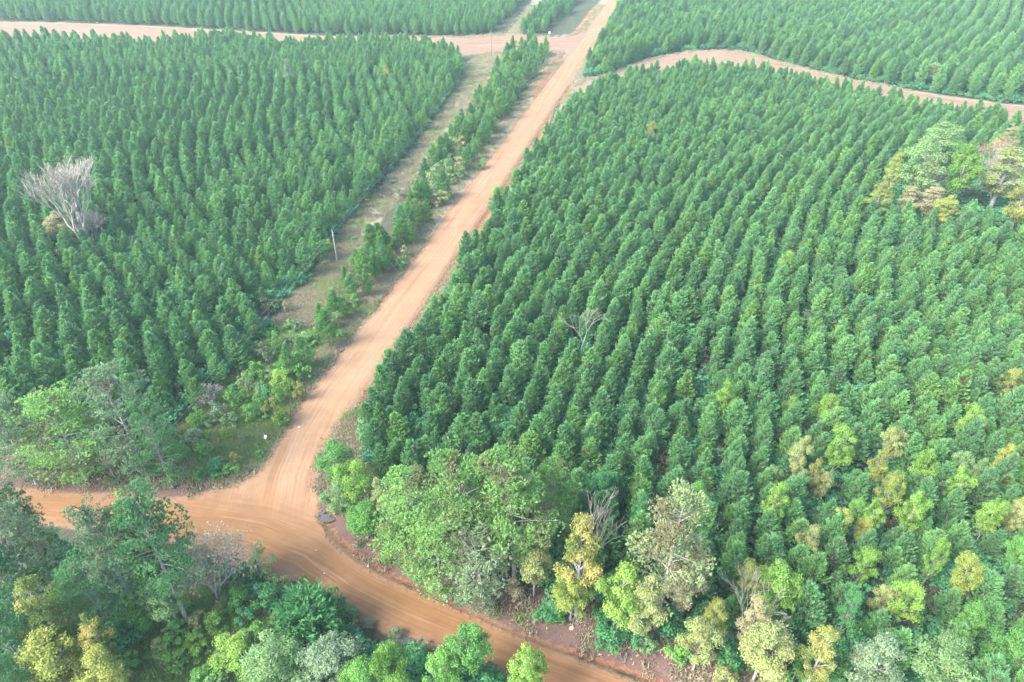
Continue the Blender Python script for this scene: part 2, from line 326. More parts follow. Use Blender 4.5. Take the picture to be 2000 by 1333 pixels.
    rc = n.new('ShaderNodeRGB'); rc.outputs[0].default_value = (.25, .145, .09, 1)
    cur = mix(em.outputs[0], vm.outputs[0], rc.outputs[0])
    p = n.new('ShaderNodeBsdfPrincipled'); p.inputs['Roughness'].default_value = .95; p.inputs['Specular IOR Level'].default_value = .12
    l.new(cur, p.inputs['Base Color'])
    bp = n.new('ShaderNodeBump'); bp.inputs['Strength'].default_value = .5; bp.inputs['Distance'].default_value = .06; l.new(fm.outputs[0], bp.inputs['Height']); l.new(bp.outputs[0], p.inputs['Normal'])
    o = n.new('ShaderNodeOutputMaterial'); l.new(p.outputs[0], o.inputs[0]); return m
mr_ = road_mat('red_dirt_road', [(.235, .128, .066), (.29, .172, .098), (.305, .192, .115), (.26, .150, .084)], [(.185, .088, .036), (.240, .132, .065), (.21, .105, .046), (.28, .172, .102)])
sheet('road', ROAD, .55, .012, mr_, 'packed orange dirt road forking at a junction', road_coords)
def track_coords(c):
    def f(P, d):
        z = np.ones(len(P)); _, s, u = seg_dist(P, c); return dict(s1=s, u1=u, s2=s, u2=u, wm=z, edge=np.clip(-d, 0, 5))
    return f
mt_ = road_mat('sandy_track', [(.17, .082, .052), (.23, .14, .095), (.25, .17, .12), (.29, .205, .145)], [(.3, .2, .14), (.4, .3, .2)])
sheet('sandy_track', track_l, 1.3, .024, mt_, 'pale sandy firebreak track across the left side', track_coords(GP([(-500, 60), (0, 62), (520, 84), (900, 92), (1118, 84)])))
sheet('sandy_track', track_r, 1.3, .024, mt_, 'pale sandy firebreak track across the right side', track_coords(GP([(1128, 175), (1330, 120), (1640, 165), (2000, 228), (2700, 290)])))

# ------------------------------------------------------------ plant builders
def unit(v): return v / np.maximum(np.linalg.norm(v, axis=1, keepdims=True), 1e-9)
def blades(P, D, L, W, k, spread, r):
    "k pointed blades per shoot -> triangles"
    n = len(P); P = np.repeat(P, k, 0); D = np.repeat(D, k, 0); L = np.repeat(L, k)
    q = unit(r.normal(size=(n * k, 3))); d = unit(D + q * spread * r.uniform(.3, 1, (n * k, 1)))
    n0 = unit(P * [1, 1, 0] + 1e-6) * .55 + [0, 0, .75] + r.normal(0, .5, (n * k, 3))      # needles catch light from above and outside
    s = unit(np.cross(d, n0)); L = L * r.uniform(.7, 1.15, n * k)
    a = P - d * (L * .25)[:, None]; t = P + d * (L * .8)[:, None]; mid = P + d * (L * .15)[:, None]
    V = np.stack([a, mid + s * W, t, mid - s * W], 1).reshape(-1, 3)
    i = np.arange(n * k)[:, None] * 4; F = np.concatenate([i + [[0, 1, 2]], i + [[0, 2, 3]]]); F = i + np.array([[0, 1, 2, 3]])
    return V, F
def tube(pts, rad, sides=5):
    "tapered tube along points -> quads"
    pts = np.asarray(pts, float); n = len(pts); V = []
    for i in range(n):
        d = pts[min(i + 1, n - 1)] - pts[max(i - 1, 0)]; d = d / max(np.linalg.norm(d), 1e-9)
        a = np.cross(d, [0, 0, 1.0] if abs(d[2]) < .9 else [1.0, 0, 0]); a /= np.linalg.norm(a); b = np.cross(d, a)
        for k in range(sides):
            t = 2 * math.pi * k / sides; V.append(pts[i] + rad[i] * (a * math.cos(t) + b * math.sin(t)))
    F = [(i * sides + k, i * sides + (k + 1) % sides, (i + 1) * sides + (k + 1) % sides, (i + 1) * sides + k) for i in range(n - 1) for k in range(sides)]
    return np.array(V), np.array(F)
def join(parts):
    V = []; F = []; o = 0
    for v, f in parts: V.append(v); F.append(f + o); o += len(v)
    return np.concatenate(V), np.concatenate(F)

def young_pine(seed, H=10.0, Rr=2.1, dens=1.0):
    r = np.random.default_rng(seed); C = []; D = []; wood = []; TT = []      # TT: paler fresh growth at branch ends, doubling as painted-in lit tips and tops
    bend = r.normal(0, .12, 2)
    def ax(z): return np.array([bend[0] * (z / H) ** 2 * 2, bend[1] * (z / H) ** 2 * 2, z])
    wood.append(tube([ax(z) for z in np.linspace(0, H * .97, 5)], [.13, .11, .085, .05, .015], 5))
    nb = int(105 * dens); side_gain = r.uniform(.75, 1.2, 7)
    for i in range(nb):
        t = .14 + .84 * ((i + r.uniform(0, .8)) / nb) ** .92
        az = i * 2.399 + r.normal(0, .35); prof = min(1, (t / .36) ** .6) * (1 - t) ** .66 * 1.22 + .04
        L = Rr * prof * r.uniform(.78, 1.12) * side_gain[int((az % 6.283) / 6.284 * 7)]
        up = R(8 + 48 * t) + r.normal(0, .12); o = ax(H * t * .97)
        d = np.array([math.cos(az) * math.cos(up), math.sin(az) * math.cos(up), math.sin(up)])
        e = o + d * L + np.array([0, 0, .18 * L])
        if i % 3 == 0 and L > .6: wood.append(tube([o, e], [.03, .008], 3))
        m = max(2, int((3 + 5.5 * L) * (1 if t < .9 else .8)))
        for j in range(m):
            f = 1 - (j / m) ** 1.1 * .68; sd = np.array([-d[1], d[0], 0]) * r.normal(0, .24 * L * (1.15 - .5 * f))
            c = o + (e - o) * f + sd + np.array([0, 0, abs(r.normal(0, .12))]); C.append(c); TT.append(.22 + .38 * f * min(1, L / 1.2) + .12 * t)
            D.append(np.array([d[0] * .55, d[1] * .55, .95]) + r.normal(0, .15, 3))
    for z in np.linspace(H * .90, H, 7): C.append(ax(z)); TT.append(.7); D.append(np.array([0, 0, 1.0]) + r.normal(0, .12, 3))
    C = np.array(C); D = unit(np.array(D)); n = len(C)
    V, F = blades(C, D, r.uniform(.42, .72, n), .075, 6, .6, r)
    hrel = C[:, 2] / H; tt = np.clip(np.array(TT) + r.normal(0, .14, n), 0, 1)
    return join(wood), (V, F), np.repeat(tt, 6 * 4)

def mature_pine(seed, H=18.0, Rr=4.6, low=.38, gaps=0.0, flat=.55):
    r = np.random.default_rng(seed); wood = []; C = []; D = []; T = []
    lean = r.normal(0, .5, 2); ax = lambda z: np.array([lean[0] * (z / H) ** 2, lean[1] * (z / H) ** 2, z])
    wood.append(tube([ax(z) for z in np.linspace(0, H * .95, 8)], np.linspace(.3, .05, 8), 7))
    nb = 52
    for i in range(nb):
        t = low + (1 - low) * (i + r.uniform(0, .7)) / nb
        if t > .99: continue
        az = i * 2.399 + r.normal(0, .4); tt = (t - low) / (1 - low)
        prof = min(1, .62 + 1.2 * tt) * (1 - tt ** 2.4) ** .5 + .08
        L = Rr * prof * r.uniform(.62, 1.12); up = R(2 + 42 * tt) + r.normal(0, .12); o = ax(H * t * .95)
        d = np.array([math.cos(az) * math.cos(up), math.sin(az) * math.cos(up), math.sin(up)])
        mid = o + d * L * .5 + r.normal(0, .12, 3); e = o + d * L + np.array([0, 0, .1 * L])
        wood.append(tube([o, mid, e], [.075, .05, .02], 4))
        if r.uniform() < gaps: continue
        npad = 3 + int(L * 1.1)
        for j in range(npad):
            f = r.uniform(.45, 1.05); pc = o + (e - o) * f + np.array([-d[1], d[0], 0]) * r.normal(0, .28 * L) + r.normal(0, .15, 3)
            pr = r.uniform(.45, .85); k = int(26 * pr)
            q = unit(r.normal(size=(k, 3))); q[:, 2] = np.abs(q[:, 2]) * 1.0 - .12
            C.append(pc + q * [pr, pr, pr * flat]); D.append(unit(q + [0, 0, .7]))
            T.append(np.full(k, np.clip(r.normal(.45, .22), 0, 1)) + r.normal(0, .08, k))
    C = np.concatenate(C); D = np.concatenate(D); T = np.clip(np.concatenate(T), 0, 1); n = len(C)
    V, F = blades(C, D, r.uniform(.28, .44, n), .07, 5, .95, r)
    return join(wood), (V, F), np.repeat(T, 5 * 4)

def leaves(C, N, S, r):
    n = len(C); a = unit(np.cross(N, unit(r.normal(size=(n, 3))))); b = np.cross(N, a); s = S[:, None]
    V = np.stack([C - a * s * .5, C + b * s * .38 + N * s * .08, C + a * s * .6, C - b * s * .38 + N * s * .08], 1).reshape(-1, 3)
    return V, np.arange(n)[:, None] * 4 + np.array([[0, 1, 2, 3]])
def broadleaf(seed, H=10.0, Rr=3.0, nlobe=34, leaf=.21, per=280, low=.25, cone=0.0):
    r = np.random.default_rng(seed); wood = []; C = []; N = []; T = []
    lean = r.normal(0, .3, 2); ax = lambda z: np.array([lean[0] * (z / H) ** 2, lean[1] * (z / H) ** 2, z])
    wood.append(tube([ax(z) for z in np.linspace(0, H * .8, 6)], np.linspace(.2, .05, 6) * (H / 10), 6))
    ch = H * (1 - low) / 2
    for i in range(nlobe):
        z = 1 - 2 * (i + .5) / nlobe; a = i * 2.399 + r.normal(0, .4); rr = math.sqrt(max(0, 1 - z * z)) * r.uniform(.4, 1.18)
        zz_ = z * r.uniform(.6, 1.12); wd = 1 - cone * max(0, z) * .6
        c = np.array([Rr * .78 * rr * wd * math.cos(a), Rr * .78 * rr * wd * math.sin(a), H * low + ch + ch * .82 * zz_]); lr = Rr * r.uniform(.14, .36)
        o = ax(max(H * low * .8, c[2] - np.hypot(c[0], c[1]) * .8 - .6)) if c[2] - 1 < H * .8 else ax(H * .75)
        wood.append(tube([o, (o + c) / 2 + r.normal(0, .15, 3), c], np.array([.06, .04, .015]) * (H / 10), 4))
        k = max(6, int(per * (lr / (Rr * .27)) ** 2)); q = unit(r.normal(size=(k, 3))); rad = r.uniform(.35, 1.0, (k, 1)) ** .5 * r.choice([1, 1, 1.15, 1.4], (k, 1))
        q[:, 2] = np.where(q[:, 2] < -.35, -q[:, 2] * .6, q[:, 2])
        # leaves sit in sprigs
        C.append(c + q * rad * lr * [1, 1, .8] + ax(c[2]) * [1, 1, 0]); N.append(unit(q * .7 + [0, 0, .55] + r.normal(0, .55, (k, 3))))
        T.append(np.clip(r.normal(.5, .17) + r.normal(0, .16, k), 0, 1))
    C = np.concatenate(C); N = np.concatenate(N); T = np.concatenate(T)
    V, F = leaves(C, N, r.uniform(.75, 1.25, len(C)) * leaf, r)
    return join(wood), (V, F), np.repeat(T, 4)

def frond_bush(seed, H=6.0, Rr=4.0):
    "dense clump of arching canes with long leaves"
    r = np.random.default_rng(seed); wood = []; C = []; D = []; T = []
    for i in range(130):
        a = r.uniform(0, 6.28); f = r.uniform(.05, 1) ** .6; top = np.array([math.cos(a) * Rr * f, math.sin(a) * Rr * f, H * (1 - .55 * f * f) * r.uniform(.85, 1.12)])
        base = np.array([math.cos(a) * Rr * f * .5, math.sin(a) * Rr * f * .5, 0]); mid = (base + top) / 2 + [0, 0, H * .12]
        if i % 3 == 0: wood.append(tube([base, mid, top], [.03, .02, .01], 3))
        m = 18; u = r.uniform(.35, 1.05, m)[:, None]; p = (1 - u) ** 2 * base + 2 * u * (1 - u) * mid + u * u * top
        C.append(p + r.normal(0, .25, (m, 3))); D.append(unit(r.normal(0, .5, (m, 3)) + [math.cos(a) * .5, math.sin(a) * .5, .75])); T.append(np.full(m, np.clip(r.normal(.5, .2), 0, 1)))
    C = np.concatenate(C); D = np.concatenate(D); T = np.concatenate(T); V, F = blades(C, D, r.uniform(.6, 1.0, len(C)), .07, 4, .45, r)
    return join(wood), (V, F), np.repeat(T, 16)

def bare_tree(seed, H=12.0, spread=.5, depth=6, r0=.26, up=.55, sides=5, nstem=1, first=.22, rmin=.012):
    r = np.random.default_rng(seed); wood = []; tips = []
    def grow(p, d, L, rad, lev):
        q = p + d * L * .5 + r.normal(0, .03 * L, 3); e = p + d * L
        wood.append(tube([p, q, e], [rad, rad * .85, rad * .68], sides if lev < 2 else 3))
        if lev >= depth: tips.append(e); return
        for k in range(3 if lev in (1, 2, 4) else 2):
            a = r.normal(size=3); a -= d * (a @ d); a /= np.linalg.norm(a)
            nd = d + a * spread * r.uniform(.5, 1.25) + np.array([0, 0, up * .25]); nd /= np.linalg.norm(nd)
            grow(e, nd, L * r.uniform(.66, .88), max(rad * .62, rmin), lev + 1)
    for s in range(nstem):
        a = s * 6.28 / nstem + r.uniform(0, 1); d = np.array([math.cos(a) * .22 * (nstem > 1), math.sin(a) * .22 * (nstem > 1), 1]); d /= np.linalg.norm(d)
        grow(np.zeros(3), d, H * first, r0, 0)
    V, Fq = join(wood); k = H / V[:, 2].max(); return (V * k, Fq), np.array(tips) * k

VAR = {}
def variant(key, res, leafmat, barkmat):
    (wv, wf), (lv, lf), t = res
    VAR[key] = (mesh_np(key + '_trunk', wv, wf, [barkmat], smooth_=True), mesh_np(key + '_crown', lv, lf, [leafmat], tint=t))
    return res
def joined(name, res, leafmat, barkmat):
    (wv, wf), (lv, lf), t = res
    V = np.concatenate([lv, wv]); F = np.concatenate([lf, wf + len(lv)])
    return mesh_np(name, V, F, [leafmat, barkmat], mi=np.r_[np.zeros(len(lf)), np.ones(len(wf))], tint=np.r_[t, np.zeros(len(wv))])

NYP = 8
pine_src = bpy.data.collections.new('pine_sources')     # sources for the joined stand, not linked to the scene
for i in range(NYP):
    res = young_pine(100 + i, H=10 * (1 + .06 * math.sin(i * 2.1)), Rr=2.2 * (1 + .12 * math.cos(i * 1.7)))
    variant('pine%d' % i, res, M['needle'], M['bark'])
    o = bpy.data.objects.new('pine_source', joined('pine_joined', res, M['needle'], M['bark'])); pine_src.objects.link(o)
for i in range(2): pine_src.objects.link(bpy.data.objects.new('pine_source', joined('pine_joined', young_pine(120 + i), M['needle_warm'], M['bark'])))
for i in range(4): variant('mature%d' % i, mature_pine(200 + i, flat=.6), M['mature'], M['bark_grey'])
for i in range(3): variant('full%d' % i, mature_pine(240 + i, low=.12, Rr=4.8, flat=.65), M['mature'], M['bark_grey'])
for i in range(2): variant('sparse%d' % i, mature_pine(220 + i, H=20, Rr=4.2, low=.28, gaps=.22), M['tan_pine'], M['bark_grey'])
for i in range(5): variant('broad%d' % i, broadleaf(300 + i), M['green'], M['bark_grey'])
for i in range(3): variant('tall%d' % i, broadleaf(320 + i, H=15, Rr=2.8, nlobe=42, low=.15, cone=.8, per=220), M['yellow'], M['bark_grey'])
for i in range(4): variant('shrub%d' % i, broadleaf(340 + i, H=3.0, Rr=1.5, nlobe=14, leaf=.2, per=70, low=.02), M['green'], M['bark_grey'])
variant('frond', frond_bush(360), M['deep'], M['bark'])

placed = []   # (x, y, radius) of named plants, kept free of plantation pines
def plant(key, name, loc, h_scale, r_scale, mat, label, cat, group=None, bark=None, rz=None):
    tm, cm = VAR[key]
    root = empty(name, loc, random.uniform(0, 6.28) if rz is None else rz, (r_scale, r_scale, h_scale)); tag(root, label, cat, group)
    a = link('trunk', tm, root); b = link('crown', cm, root)
    if mat and cm.materials[0] is not M[mat]: b.material_slots[0].link = 'OBJECT'; b.material_slots[0].material = M[mat]
    if bark: a.material_slots[0].link = 'OBJECT'; a.material_slots[0].material = M[bark]
    return root
HREF = {'mature': (18, 5.5, .68), 'sparse': (20, 5.0, .66), 'full': (18, 5.3, .60), 'broad': (10, 3.7, .60), 'tall': (15, 3.2, .58), 'shrub': (3, 1.7, .5), 'frond': (6, 4.3, .55), 'pine': (10, 2.2, .55)}
def at_crown(kind, i, px, py, h, rpx, mat, name, label, cat, group=None, bark=None, keep=True, rz=None):
    H0, R0, fc = HREF[kind]; zc = fc * h; x, y = G(px, py, zc); r = rpx / scale_at(py, zc)
    key = kind if kind == 'frond' else '%s%d' % (kind, i)
    if keep: placed.append((x, y, r * .75))
    return plant(key, name, (x, y, -.2), h / H0, r / R0, mat, label, cat, group, bark, rz)

# ------------------------------------------------------------ landmark trees (each with its own look and place)
A = at_crown
# grove below the junction, bottom left
A('full', 0, 22, 1080, 17, 90, 'mature_grey', 'pine_tree', 'large grey-green pine at the left edge just below the dirt road', 'tree')
A('mature', 1, 42, 1028, 15, 46, 'mature_dark', 'pine_tree', 'dark green pine top poking over the left end of the cross road', 'tree')
A('broad', 0, 118, 1085, 9, 48, 'deep', 'broadleaf_tree', 'low dark green tree between the two grey-green pines at lower left', 'tree')
A('full', 1, 15, 1140, 14, 75, 'mature_dark', 'pine_tree', 'shaded dark pine at the left edge under the large grey-green pine', 'tree')
A('mature', 3, 295, 1060, 19, 85, 'mature_dark', 'pine_tree', 'dark-tufted pine standing out against the cross road left of the junction', 'tree')
A('mature', 1, 212, 1085, 18, 70, 'mature_grey', 'pine_tree', 'pale grey-green pine left of the yellow-topped tree by the cross road', 'tree')
A('tall', 0, 272, 1058, 20, 44, 'yellow', 'broadleaf_tree', 'tall tree with yellow and orange top wedged among pines by the cross road', 'tree')
A('broad', 1, 305, 1115, 13, 50, 'green', 'broadleaf_tree', 'green-yellow tree directly below the tall yellow-topped tree', 'tree')
A('full', 2, 178, 1160, 13, 58, 'needle', 'pine_tree', 'blue-green pine above the orange-tipped tree at lower left', 'tree')
A('full', 1, 140, 1190, 11, 45, 'mature', 'pine_tree', 'mid green pine right of the yellow-orange tree at lower left', 'tree')
A('tall', 1, 90, 1205, 16, 48, 'orange', 'broadleaf_tree', 'yellow-orange autumn tree near the lower left corner', 'tree')
A('broad', 2, 105, 1290, 11, 75, 'yellow', 'broadleaf_tree', 'wide olive-yellow tree filling the bottom left below the yellow-orange tree', 'tree')
A('tall', 2, 195, 1250, 12, 34, 'orange', 'broadleaf_tree', 'slim tree with rusty orange tips right of the yellow-orange tree', 'tree')
A('broad', 3, 205, 1320, 9, 55, 'yellow', 'broadleaf_tree', 'olive-yellow tree at the bottom edge beside the small bare path', 'tree')
A('full', 0, 15, 1255, 12, 66, 'mature_dark', 'pine_tree', 'dark teal pine in the lower left corner left of the yellow-orange tree', 'tree')
A('full', 2, 5, 1335, 11, 55, 'mature_dark', 'pine_tree', 'teal pine cut by the very bottom left corner', 'tree')
A('broad', 4, 320, 1160, 9, 58, 'pale', 'broadleaf_tree', 'light green tree between the green-yellow tree and the bare tan tree', 'tree')
A('broad', 0, 265, 1190, 7, 40, 'green', 'broadleaf_tree', 'small green tree below the blue-green pine at lower left', 'tree')
A('shrub', 0, 250, 1240, 4, 45, 'deep', 'shrub', 'dark green bush beside the upper end of the small bare path', 'shrub')
A('shrub', 1, 505, 1105, 4.5, 44, 'olive', 'shrub', 'olive and tan bush on the roadside right of the bare tan tree', 'shrub')
A('shrub', 2, 375, 1085, 3.5, 34, 'tan', 'shrub', 'tan leafy bush at the roadside left of the bare tan tree', 'shrub')
A('frond', 0, 602, 1205, 6.5, 82, 'deep', 'cane_clump', 'big rich green clump of cane-like stems beside the mailbox', 'plant')
A('broad', 1, 540, 1285, 7, 70, 'pale', 'broadleaf_tree', 'pale green bushy tree left below the green cane clump', 'tree')
A('broad', 2, 645, 1290, 7.5, 75, 'grey', 'broadleaf_tree', 'grey-green bushy tree directly below the green cane clump', 'tree')
A('broad', 3, 760, 1300, 9, 50, 'lime', 'broadleaf_tree', 'bright lime tree at the bottom edge left of the roadside puddle', 'tree')
A('broad', 4, 915, 1265, 10, 55, 'green', 'broadleaf_tree', 'leafy green tree overlapping the road right of the roadside puddle', 'tree')
A('broad', 0, 865, 1310, 8, 55, 'green', 'broadleaf_tree', 'green tree at the bottom edge left below the leafy roadside tree', 'tree')
A('broad', 1, 1035, 1310, 9, 46, 'lime', 'broadleaf_tree', 'yellow-green round tree at the bottom edge below the orange road', 'tree')
A('shrub', 3, 815, 1300, 3, 42, 'deep', 'shrub', 'dark teal bush below the roadside puddle', 'shrub')
A('shrub', 0, 960, 1325, 4, 45, 'deep', 'shrub', 'dark green bush at the bottom edge between two leafy roadside trees', 'shrub')
A('broad', 2, 455, 1275, 5, 55, 'lime', 'broadleaf_tree', 'small lime green tree in the weedy clearing at the bottom left', 'tree')
A('broad', 3, 700, 1325, 7, 50, 'green', 'broadleaf_tree', 'green tree at the bottom edge left of the bright lime tree', 'tree')
# right-hand corner of the junction
A('broad', 2, 655, 905, 9, 50, 'green', 'broadleaf_tree', 'deep green ragged tree leaning over the junction corner', 'tree')
A('broad', 4, 692, 938, 10, 46, 'lime', 'broadleaf_tree', 'rounded lime-yellow tree at the junction corner', 'tree')
A('broad', 0, 662, 972, 6, 42, 'pale', 'broadleaf_tree', 'low green tree under the lime-yellow tree above the culvert puddle', 'tree')
A('tall', 1, 741, 972, 10, 17, 'tan', 'broadleaf_tree', 'narrow tan half-bare tree between the lime-yellow tree and the big pines', 'tree')
A('broad', 3, 712, 1015, 6, 45, 'green', 'broadleaf_tree', 'fresh green tree above the leaf-covered bank by the culvert puddle', 'tree')
A('full', 0, 800, 1000, 14, 85, 'mature', 'pine_tree', 'leftmost of the big light green pines right of the junction', 'tree')
A('mature', 1, 900, 990, 18, 105, 'mature', 'pine_tree', 'big light green pine in the middle of the roadside pine group', 'tree')
A('mature', 2, 1005, 985, 19, 105, 'mature', 'pine_tree', 'tallest light green roadside pine with its trunk showing below the crown', 'tree')
A('mature', 3, 1075, 975, 15, 58, 'mature', 'pine_tree', 'light green pine behind the yellow tree with the bare white top', 'tree')
A('full', 1, 855, 1065, 12, 85, 'mature', 'pine_tree', 'light green pine hanging over the leaf-covered bank above the roadside ditch', 'tree')
A('full', 2, 938, 1095, 12, 80, 'mature_grey', 'pine_tree', 'blue-tinged pine bough mass nearest the road in the roadside pine group', 'tree')
A('full', 1, 772, 1040, 9, 52, 'mature', 'pine_tree', 'smaller green pine just right of the culvert puddle', 'tree')
A('shrub', 1, 820, 1078, 5, 28, 'yellow', 'shrub', 'yellow-leaved bush glowing in front of the roadside pines', 'shrub')
A('broad', 1, 1045, 1098, 10, 50, 'olive', 'broadleaf_tree', 'olive tree with brown patches below the tallest roadside pine', 'tree')
A('tall', 0, 1135, 1085, 18, 50, 'orange', 'broadleaf_tree', 'tall yellow-orange tree right of the roadside pines with bare white top', 'tree')
A('broad', 4, 1118, 1160, 8, 50, 'yellow', 'broadleaf_tree', 'yellow-green tree at the foot of the tall yellow-orange tree', 'tree')
A('shrub', 2, 1075, 1185, 4, 42, 'deep', 'shrub', 'dark bush beside the two white stakes at the bank', 'shrub')
A('sparse', 0, 1315, 1060, 21, 92, 'tan_pine', 'pine_tree', 'tall thinning tan and grey pine with bare trunk at lower centre right', 'tree', bark='dead')
A('broad', 0, 1215, 1160, 12, 58, 'lime', 'broadleaf_tree', 'bright green tree left of the tall tan pine', 'tree')
A('tall', 2, 1265, 1180, 12, 48, 'olive', 'broadleaf_tree', 'pale yellow-olive tree in front of the tall tan pine trunk', 'tree')
A('tall', 1, 1345, 1125, 15, 38, 'tan', 'broadleaf_tree', 'tan dry-leaved tree on the right of the tall tan pine trunk', 'tree')
A('shrub', 3, 1190, 1240, 4.5, 40, 'deep', 'shrub', 'dark green bush at the bank under the bright green tree', 'shrub')
A('broad', 2, 1370, 1250, 9, 48, 'olive', 'broadleaf_tree', 'yellow-tan round tree at the bank right of the tall tan pine', 'tree')
A('tall', 0, 1395, 1210, 10, 32, 'yellow', 'broadleaf_tree', 'slim yellow tree with bare twigs above the yellow-tan round tree', 'tree')
A('broad', 3, 1495, 1265, 10, 66, 'olive', 'broadleaf_tree', 'broad pale olive tree near the bottom right of centre', 'tree')
A('tall', 2, 1470, 1215, 12, 32, 'tan', 'broadleaf_tree', 'tan and orange topped tree behind the broad pale olive tree', 'tree')
A('broad', 1, 1525, 1150, 9, 54, 'lime', 'broadleaf_tree', 'bright yellow-green tree standing in the pines above the pale olive tree', 'tree')
A('broad', 4, 1470, 1140, 8, 40, 'yellow', 'broadleaf_tree', 'yellowish tree left of the bright yellow-green tree among the pines', 'tree')
A('tall', 1, 1603, 1280, 12, 46, 'orange', 'broadleaf_tree', 'vivid yellow tree at the bottom edge right of the pale olive tree', 'tree')
A('broad', 0, 1712, 1300, 10, 72, 'grey', 'broadleaf_tree', 'feathery grey-green tree at the bottom edge right of the vivid yellow tree', 'tree')
A('broad', 4, 1850, 1310, 9, 75, 'pale', 'broadleaf_tree', 'spreading grey-green tree at the bottom edge near the right corner', 'tree')
A('broad', 2, 1770, 1175, 9, 40, 'lime', 'broadleaf_tree', 'upright yellow-green tree above the feathery grey-green tree', 'tree')
A('broad', 3, 1975, 1270, 8, 50, 'green', 'broadleaf_tree', 'green tree at the right edge near the bottom corner', 'tree')
# left side, above the cross road
A('full', 1, 118, 832, 15, 95, 'mature', 'pine_tree', 'wide light green pine above the leaf litter at the left', 'tree')
A('full', 2, 240, 812, 18, 78, 'mature_grey', 'pine_tree', 'tall pale yellow-grey pine above the left cross road', 'tree')
A('full', 0, 298, 855, 14, 50, 'mature_dark', 'pine_tree', 'dark pine added as shaded right side of the tall pale pine', 'tree')  # dark needles paint in the shaded flank of the tall pale pine
A('full', 0, 18, 850, 14, 68, 'mature_grey', 'pine_tree', 'grey-green pine at the left edge above the leaf litter', 'tree')
A('broad', 2, 195, 870, 9, 48, 'green', 'broadleaf_tree', 'green tree filling the gap below the wide and the tall pale pine', 'tree')
A('shrub', 0, 78, 908, 2, 13, 'deep', 'shrub', 'small dark green bush alone on the leaf litter at the left', 'shrub')
A('shrub', 1, 292, 905, 4, 26, 'green', 'shrub', 'green bush at the foot of the leaning grey trunk', 'shrub')
# dead and yellow group, right side of the plantation
A('broad', 1, 1805, 334, 16, 52, 'pale', 'broadleaf_tree', 'grey-green tree in the mixed group at the right edge', 'tree')
A('tall', 0, 1747, 334, 15, 19, 'yellow', 'broadleaf_tree', 'slim yellow tree left in the mixed group at the right edge', 'tree')
A('broad', 3, 1882, 334, 16, 41, 'lime', 'broadleaf_tree', 'yellow-green tree with white forked stems at the right edge', 'tree', bark='dead')
A('tall', 1, 1965, 334, 16, 50, 'olive', 'broadleaf_tree', 'wide tan and yellow tree at the right edge of the picture', 'tree')
A('tall', 2, 1838, 279, 15, 52, 'pale', 'broadleaf_tree', 'pale sparse green tree behind the mixed group at the right', 'tree')
A('tall', 2, 1715, 389, 11, 28, 'yellow', 'broadleaf_tree', 'yellow-green tree at the lower left of the mixed right group', 'tree')
A('tall', 0, 1822, 389, 10, 30, 'tan', 'broadleaf_tree', 'light tan tree low in the mixed group at the right', 'tree')
A('tall', 1, 1775, 389, 9, 28, 'tan', 'broadleaf_tree', 'tan tree low in the mixed group beside a bare white stem', 'tree')
A('tall', 2, 1850, 409, 9, 30, 'yellow', 'broadleaf_tree', 'small yellow tree at the foot of the mixed right group', 'tree')
A('tall', 0, 1968, 279, 14, 25, 'tan', 'broadleaf_tree', 'light brown tree top at the right edge above the tan tree', 'tree')
A('broad', 1, 1990, 399, 12, 38, 'yellow', 'broadleaf_tree', 'yellow tree at the right edge below the wide tan tree', 'tree')
A('tall', 1, 562, 140, 12, 14, 'grey', 'broadleaf_tree', 'pale half-bare tree among the far left plantation rows', 'tree')
A('tall', 0, 113, 438, 8, 32, 'tan', 'broadleaf_tree', 'tan brush around the foot of the big bleached dead tree', 'tree')
